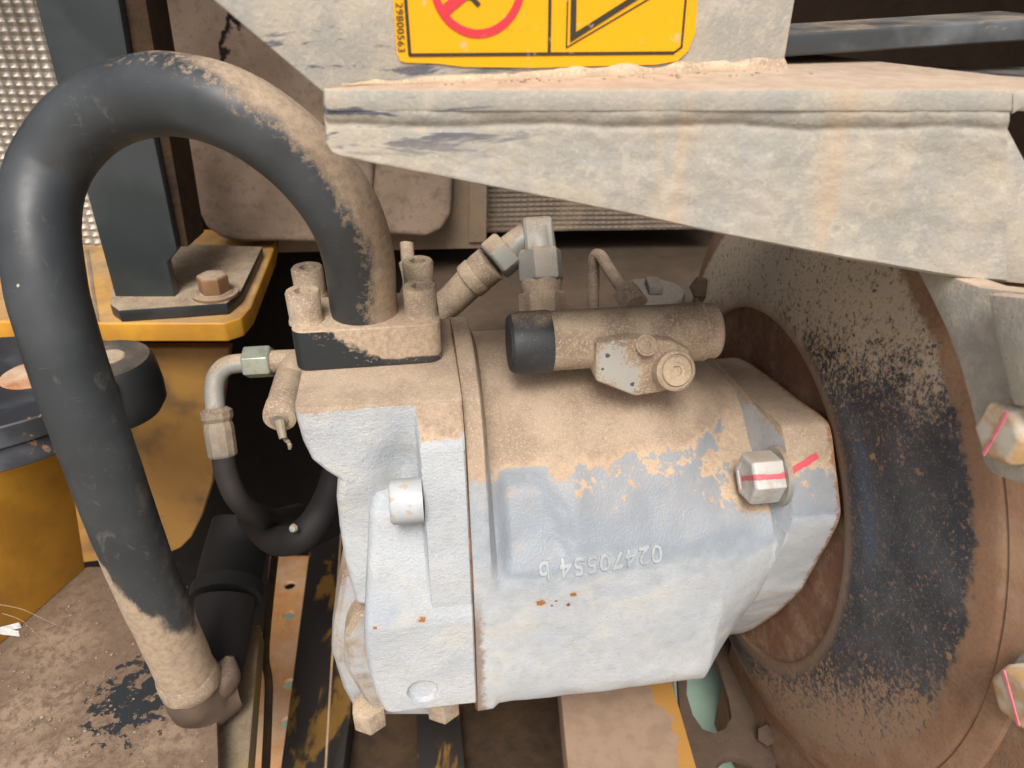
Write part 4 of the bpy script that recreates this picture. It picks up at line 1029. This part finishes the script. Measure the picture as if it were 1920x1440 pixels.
q0, q1 = D(524, 788, Z1 - .024), D(531, 822, Z1 - .026); tube(bm, [q0, q1], [.0042, .0030], 10, 2); obj('cap_clip', bm, M_ZINCD, tp)
for (x0, y0, x1, y1) in ((529, 818, 536, 828), (534, 825, 542, 833), (540, 830, 543, 842)):
    bm = bmesh.new(); tube(bm, [D(x0, y0, Z1 - .02), D((x0 + x1) / 2 + 2, (y0 + y1) / 2 - 1, Z1 - .021), D(x1, y1, Z1 - .02)], [.0012, .0018, .0012], 8, 4); obj('chain_link', bm, M_ZINCD, tp)

lh = thing('lower_hose', 'dark rubber hose curving down behind the pump end, low left of the casting', 'hose', D(550, 1020, .70))
bm = bmesh.new(); tube(bm, [D(640, 860, .74), D(618, 930, .72), D(590, 980, .70), D(555, 1010, .70), D(510, 1010, .74), D(470, 970, .82)], .0145, 24, 10); obj('hose', bm, M_OIL, lh)
bm = bmesh.new(); lathe(bm, [(0, 0), (.004, 0), (.003, .003), (0, .004)], look(D(551, 990, .672), (-.3, -1, .4)), 12); obj('clip', bm, M_ZINC, lh)

dp = thing('return_pipe', 'dark oily return pipe with a collar behind the foot of the black pipe', 'pipe', D(410, 1290, .72))
bm = bmesh.new(); tube(bm, [D(455, 985, .86), D(440, 1040, .84), D(425, 1110, .80)], .034, 28, 4); obj('tube', bm, M_OIL, dp)
bm = bmesh.new(); tube(bm, [D(427, 1100, .80), D(424, 1125, .79)], .037, 28, 2); obj('collar', bm, M_OIL, dp)
bm = bmesh.new(); tube(bm, [D(424, 1125, .79), D(415, 1190, .77), D(402, 1270, .74)], [.031, .029, .026], 28, 4); obj('stub', bm, mat_dusty('dim_brown_dirt', (.008, .006, .005), .8, 1.2, .5, .3, 30, tone=.2), dp)

# fittings behind the pump
ef = thing('elbow_fitting', 'zinc elbow fitting with hex nuts and a dusty hose end behind the pump', 'fitting', D(1015, 600, .73))
ZE = .73
bm = bmesh.new(); tube(bm, [D(800, 605, ZE + .03), D(850, 560, ZE + .02), D(885, 525, ZE + .01)], [.0145, .0155, .0165], 24, 4); obj('hose_end', bm, M_DUSTED2, ef)
bm = bmesh.new(); m = look(D(880, 528, ZE + .01), D(940, 478, ZE) - D(880, 528, ZE + .01)); lathe(bm, [(0, 0), (.0185, 0), (.0190, .004), (.0190, .010), (.0178, .012), (.0186, .015), (.0186, .028), (0, .03)], m, 32); obj('ferrule', bm, M_DUSTED2, ef)
bm = bmesh.new(); m = look(D(925, 492, ZE), D(985, 440, ZE) - D(925, 492, ZE)); hexagon(bm, .0215, .020, m, .1, True, rot=10); obj('hex_nut', bm, M_ZINC, ef, 25)
bm = bmesh.new(); tube(bm, [D(950, 470, ZE), D(972, 452, ZE), D(1000, 438, ZE)], [.0135, .0130, .0150], 24, 4); tube(bm, [D(1006, 430, ZE), D(1012, 470, ZE)], .0165, 24, 2)
box(bm, (0, 0, 0), (.030, .030, .036), look(D(1006, 445, ZE), D(1012, 490, ZE) - D(1006, 430, ZE)), .006, 3); obj('elbow_body', bm, M_ZINC, ef)
bm = bmesh.new(); m = look(D(1011, 468, ZE), D(1016, 528, ZE) - D(1011, 468, ZE)); hexagon(bm, .0225, .032, m, .10, True, rot=-6); nutb = obj('hex_nut', bm, M_ZINC, ef, 25)
bm = bmesh.new(); m = look(D(1014, 524, ZE), D(1017, 560, ZE) - D(1014, 524, ZE)); lathe(bm, [(0, 0), (.0195, 0), (.0200, .003), (.0190, .012), (.0190, .022)], m, 32); obj('neck', bm, M_DUSTED2, ef)
bm = bmesh.new(); m = look(D(1016, 548, ZE), D(1019, 600, ZE) - D(1016, 548, ZE)); hexagon(bm, .0235, .05, m, .08, True, rot=8); obj('base_nut', bm, M_DUSTED2, ef, 25)

tt = thing('pilot_tube', 'thin bent dusty steel tube with a hex nut entering the top of the control valve', 'tube', D(1180, 565, .66))
bm = bmesh.new(); tube(bm, [D(1112, 575, .74), D(1113, 520, .73), D(1113, 490, .72), D(1118, 478, .715), D(1128, 482, .71), D(1142, 505, .70), D(1175, 553, .675)], .0058, 18, 8); obj('tube_run', bm, M_DUSTED2, tt)
bm = bmesh.new(); m = look(D(1172, 545, .672), D(1196, 578, .655) - D(1172, 545, .672)); hexagon(bm, .0125, .022, m, .12, True, rot=15); obj('hex_nut', bm, M_DUSTED, tt, 25)

sb_ = thing('dusty_stud', 'small dust-caked stud standing behind the flange bolts', 'stud', D(765, 520, .72))
bm = bmesh.new(); tube(bm, [D(770, 560, .72), D(763, 455, .72)], .0065, 16, 2); tube(bm, [D(774, 520, .722), D(768, 490, .722)], .0105, 16, 2); rough_verts(bm, .001, 90); obj('stud', bm, M_DUSTED2, sb_)

# round filler cap behind the valve
ZC_ = atY(1225, 545, .80).z
rcap = thing('round_cap', 'round dusty grey filler cap lying behind the pump near the bell housing', 'cap', atZ(1220, 545, ZC_))
cc = atZ(1222, 543, ZC_); bm = bmesh.new(); lathe(bm, [(0, 0), (.030, 0), (.037, -.001), (.0385, -.004), (.0385, -.010), (0, -.010)], Matrix.Translation(cc), 48); obj('disc', bm, plain('dim_grey_plastic', (.13, .112, .095), .8), rcap)
bm = bmesh.new(); box(bm, (cc.x + .002, cc.y, cc.z + .005), (.016, .034, .010), Matrix(), .003); obj('grip', bm, plain('dim_grey_grip', (.12, .10, .085), .8), rcap)
bb = thing('back_bolt', 'small dark bolt on the brown wall beside the bell housing', 'bolt', D(1310, 540, .82))
bm = bmesh.new(); hexagon(bm, .012, .014, look(D(1314, 538, .83), (-.3, -1, .3)), .1); obj('head', bm, M_DARKRUST, bb, 25)

# ================================================================== BACKGROUND PANELS
# embossed heat shield sheets, left and centre
def embossed(name, o, ex, ey, w, h, pitch, amp, mat, label, sub=4):
    nx_, ny_ = int(w / pitch * sub), int(h / (pitch * .72) * sub); bm = bmesh.new(); ez = ex.cross(ey); g = []
    for j in range(ny_ + 1):
        row = []
        for i in range(nx_ + 1):
            a, b = i / sub, j / sub; a += .5 * (int(b) % 2) * 0
            hgt = (1 - abs((a % 1) * 2 - 1)) * (1 - abs((b % 1) * 2 - 1))
            row.append(bm.verts.new(o + ex * (i * w / nx_) + ey * (j * h / ny_) + ez * (amp * hgt + .003 * mnoise.noise(Vector((a * .1, b * .1, 0))))))
        g.append(row)
    for j in range(ny_):
        for i in range(nx_): bm.faces.new((g[j][i], g[j][i + 1], g[j + 1][i + 1], g[j + 1][i]))
    ext = bmesh.ops.extrude_face_region(bm, geom=list(bm.faces))
    for v in [q for q in ext['geom'] if isinstance(q, bmesh.types.BMVert)]: v.co -= ez * .002
    bmesh.ops.recalc_face_normals(bm, faces=bm.faces)
    return obj(name, bm, mat, None, 20, label=label, cat='heat shield', loc=o)
o0 = atY(-60, 500, .95); tl = atY(28, -60, .95); 
embossed('heat_shield', atY(-40, 490, .97), Vector((.98, -.12, 0)).normalized(), Vector((0, .0, 1)), .26, .50, .0135, .0042, M_FOIL, 'silvery embossed heat shield sheet in the upper left corner behind the post')
embossed('heat_shield', atY(880, 436, 1.05), Vector((1, .05, 0)).normalized(), Vector((0, .05, 1)).normalized(), .36, .14, .0095, .0028, M_FOILB, 'dim brown embossed heat shield strip under the frame bracket')
# cracked insulation box
YI = .93
ins = thing('insulation_box', 'large dusty brown insulated box with cracks and rounded corners behind the pipe arch', 'box', atY(560, 450, YI + .1))
mI = lambda Y: frame(Vector((0, Y, 0)), Vector((1, 0, 0)), PZ, Vector((0, -1, 0)))
ip = [py_(x, y, YI) for x, y in ((285, -60), (288, 60), (325, 220), (350, 330), (368, 395), (385, 428), (415, 448), (460, 455), (600, 455), (700, 455), (700, -60))]
bm = bmesh.new(); prism(bm, ip, -.12, 0, mI(YI), .010, 4); bmesh.ops.subdivide_edges(bm, edges=[e for e in bm.edges if e.calc_length() > .04], cuts=5, use_grid_fill=True); rough_verts(bm, .004, 14); obj('left_shell', bm, M_INSUL, ins, 60)
ip2 = [py_(x, y, YI + .01) for x, y in ((690, -60), (690, 440), (800, 446), (828, 432), (845, 405), (848, 330), (850, -60))]
bm = bmesh.new(); prism(bm, ip2, -.12, 0, mI(YI + .01), .010, 4); obj('right_shell', bm, M_INSUL, ins, 60)
bpn = thing('beige_panel', 'narrow dusty beige upright panel beside the insulated box', 'panel', atY(850, 470, .99))
bm = bmesh.new(); prism(bm, [py_(x, y, .99) for x, y in ((520, 474), (912, 466), (914, 300), (520, 300))], -.02, 0, mI(.99), .002); obj('board', bm, M_PANEL, bpn)
bm = bmesh.new(); prism(bm, [py_(x, y, .985) for x, y in ((878, 455), (912, 455), (914, 300), (880, 300))], -.004, 0, mI(.985), .002); obj('edge_strip', bm, M_PANEL, bpn)
# deck behind the pump and a black sheet painting the shade under the yellow plate
ZD = atY(1000, 585, .86).z
bm = bmesh.new(); dk = [atZ(x, y, ZD) for x, y in ((800, 640), (1500, 640), (1500, 440), (500, 440), (540, 600))]
prism(bm, [(-.15, .72), (.40, .72), (.40, 1.41), (-.15, 1.41)], ZD - .02, ZD, Matrix(), .002); obj('rear_deck', bm, M_WALLBR, None, label='dim brown dusty deck behind the pump', cat='deck', loc=(0, 1.0, ZD))
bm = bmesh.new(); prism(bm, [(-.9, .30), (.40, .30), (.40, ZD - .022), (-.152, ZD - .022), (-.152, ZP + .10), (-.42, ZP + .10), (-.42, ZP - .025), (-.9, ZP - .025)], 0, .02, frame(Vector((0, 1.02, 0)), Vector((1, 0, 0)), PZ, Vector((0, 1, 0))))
obj('gap_shade_sheet', bm, M_DARK, None, label='black sheet for the shade in the deep gap behind the pump', cat='gap_shade_sheet', loc=(0, 1.02, .3))

# ================================================================== UNDERSIDE: PERFORATED PLATE AND BEAMS
ZO = .50
pf = [atZ(x, y, ZO) for x, y in ((512, 985), (612, 985), (600, 1150), (565, 1470), (440, 1470), (490, 1230))]
hl = [[(p.x, p.y) for p in [atZ(x + 20 * math.cos(2 * math.pi * i / 18), y + 13 * math.sin(2 * math.pi * i / 18), ZO) for i in range(18)]] for x, y in ((540, 1098), (540, 1153), (547, 1280), (545, 1360))]
hl = []
for x, y in ((543, 1097), (542, 1153), (543, 1282), (538, 1355)):
    c = atZ(x, y, ZO); hl.append(circ(c.x, c.y, .0100, 20))
bm = bmesh.new(); holed(bm, [(p.x, p.y) for p in pf], hl, ZO - .006, ZO); obj('perforated_plate', bm, M_ORANGE, None, label='bright orange rusted plate with round holes in the gap left of the pump', cat='plate', loc=atZ(540, 1250, ZO))
bm = bmesh.new(); gq = [atZ(x, y, .36) for x, y in ((520, 960), (610, 960), (575, 1480), (490, 1480))]; prism(bm, [(p.x, p.y) for p in gq], .34, .36)  # sheet added so the holes look lit green, not shadowed ground
obj('added_green_sheet', bm, M_GREEN, None, label='pale green sheet added to lighten the holes of the orange plate', cat='crossmember', loc=atZ(540, 1250, .35))
def beam(name, pxs, Z, th, mat, label, cat='beam', bev=.002):
    q = [atZ(x, y, Z) for x, y in pxs]; bm = bmesh.new(); prism(bm, [(p.x, p.y) for p in q], Z - th, Z, Matrix(), bev)
    return obj(name, bm, mat, None, label=label, cat=cat, loc=sum(q, Vector()) / len(q) - Vector((0, 0, th)))
beam('cross_beam', ((580, 1030), (640, 1000), (700, 1000), (640, 1470), (522, 1470), (545, 1300)), .62, .05, M_PEEL, 'dark beam with peeling yellow paint right of the perforated orange plate')
beam('bottom_pan', ((632, 1180), (1075, 1180), (1075, 1480), (615, 1480)), .58, .02, M_DARKRUST, 'oily dark rusty pan under the pump', 'pan')
beam('pan_rib', ((782, 1330), (862, 1330), (875, 1480), (782, 1480)), .61, .02, M_PEEL, 'short yellow-stained rib on the dark pan under the pump', 'rib')
beam('edge_bar', ((440, 1170), (488, 1170), (462, 1480), (362, 1480), (405, 1330)), .80, .03, mat_dusty('olive_dirty_paint', (.20, .16, .09), .7, .9, .8, .4, 14, base2=(.26, .16, .03), tone=.5), 'olive dirty steel bar beside the foot of the black pipe', 'bar')
rod = thing('thin_rod', 'thin dark rod crossing the perforated orange plate', 'rod', D(497, 1440, .80))
bm = bmesh.new(); tube(bm, [D(520, 1000, .93), D(498, 1210, .86), D(504, 1290, .83), D(497, 1470, .78)], .0046, 12, 5); obj('rod', bm, M_DARKRUST, rod)
rod = thing('copper_line', 'thin brown copper line running down beside the peeling yellow beam', 'line', D(612, 1440, .85))
bm = bmesh.new(); tube(bm, [D(640, 1000, .95), D(622, 1250, .9), D(609, 1470, .85)], .0016, 8, 5); obj('line', bm, M_RUSTBOLT, rod)
beam('tan_beam', ((1040, 1180), (1232, 1180), (1318, 1480), (1068, 1480)), .78, .045, M_BEAM, 'dusty tan steel beam with yellow right edge under the pump')
# slotted plate with the pale green floor showing below
ZS = .72
pl = [atZ(x, y, ZS) for x, y in ((1262, 1150), (1560, 1150), (1560, 1500), (1285, 1500))]
def sl_(pxs): return [(p.x, p.y) for p in [atZ(x, y, ZS) for x, y in pxs]]
slots = [sl_(((1290, 1225), (1288, 1300), (1300, 1340), (1318, 1366), (1340, 1374), (1358, 1366), (1371, 1345), (1366, 1310), (1345, 1240), (1335, 1222))),
         sl_(((1340, 1450), (1345, 1432), (1358, 1420), (1375, 1416), (1395, 1422), (1415, 1440), (1425, 1462), (1430, 1490), (1350, 1490))),
         sl_(((1458, 1416), (1472, 1440), (1490, 1480), (1462, 1480), (1455, 1440)))]
bm = bmesh.new(); holed(bm, [(p.x, p.y) for p in pl], slots, ZS - .012, ZS, Matrix(), .002)
obj('slotted_plate', bm, M_BROWNPL, None, label='brown plate with rounded slots showing pale green below, bottom right of the pump', cat='plate', loc=atZ(1400, 1350, ZS))
beam('green_crossmember', ((1250, 1200), (1420, 1150), (1560, 1500), (1300, 1520)), .60, .02, M_GREEN, 'pale green painted member seen through the slotted plate', 'crossmember')
nb = thing('plate_bolt', 'small brown dusty bolt on the slotted plate next to the bell housing', 'bolt', D(1440, 1385, .78))
bm = bmesh.new(); hexagon(bm, .011, .02, look(D(1446, 1378, .80), (-.5, -.5, .7)), .1); rough_verts(bm, .001, 90); obj('head', bm, M_BROWNPL, nb, 25)

# loose grit and dirt crumbs lying on the floor plate and the bracket ledge
def grit(n, spot, zz, r0, r1, name, label, mat):
    bm = bmesh.new()
    for _ in range(n):
        q = spot(); r = r0 + (r1 - r0) * random.random() ** 3
        t = bmesh.new(); bmesh.ops.create_icosphere(t, subdivisions=1, radius=r)
        for v in t.verts: v.co *= random.uniform(.7, 1.25)
        t.transform(Matrix.Translation((q[0], q[1], zz + r * .35)) @ Matrix.Diagonal((1, 1, .6, 1)))
        merge(bm, t)
    o = obj(name, bm, mat, None, 30, label=label, cat='grit', kind='stuff')
M_GRIT = mat_dusty('brown_grit', (.20, .135, .085), .95, .7, .8, .4, 200, base2=(.10, .065, .045), tone=.8)
def spot_floor():
    p = atZ(random.uniform(0, 400), random.uniform(1090, 1440), ZFL)
    return (p.x, p.y)
grit(420, spot_floor, ZFL, .0004, .0022, 'grit', 'fine brown grit scattered over the dusty floor plate', M_GRIT)
def spot_ledge():
    t = random.random(); p = pL + ex * (LU * (.15 + .85 * t)) + ny * random.uniform(.002, .010 + .02 * t)
    return (p.x, max(p.y, YB))
grit(120, spot_ledge, zL, .0003, .0012, 'ledge_grit', 'fine tan grit along the foot of the sticker plate', M_DUSTED2)
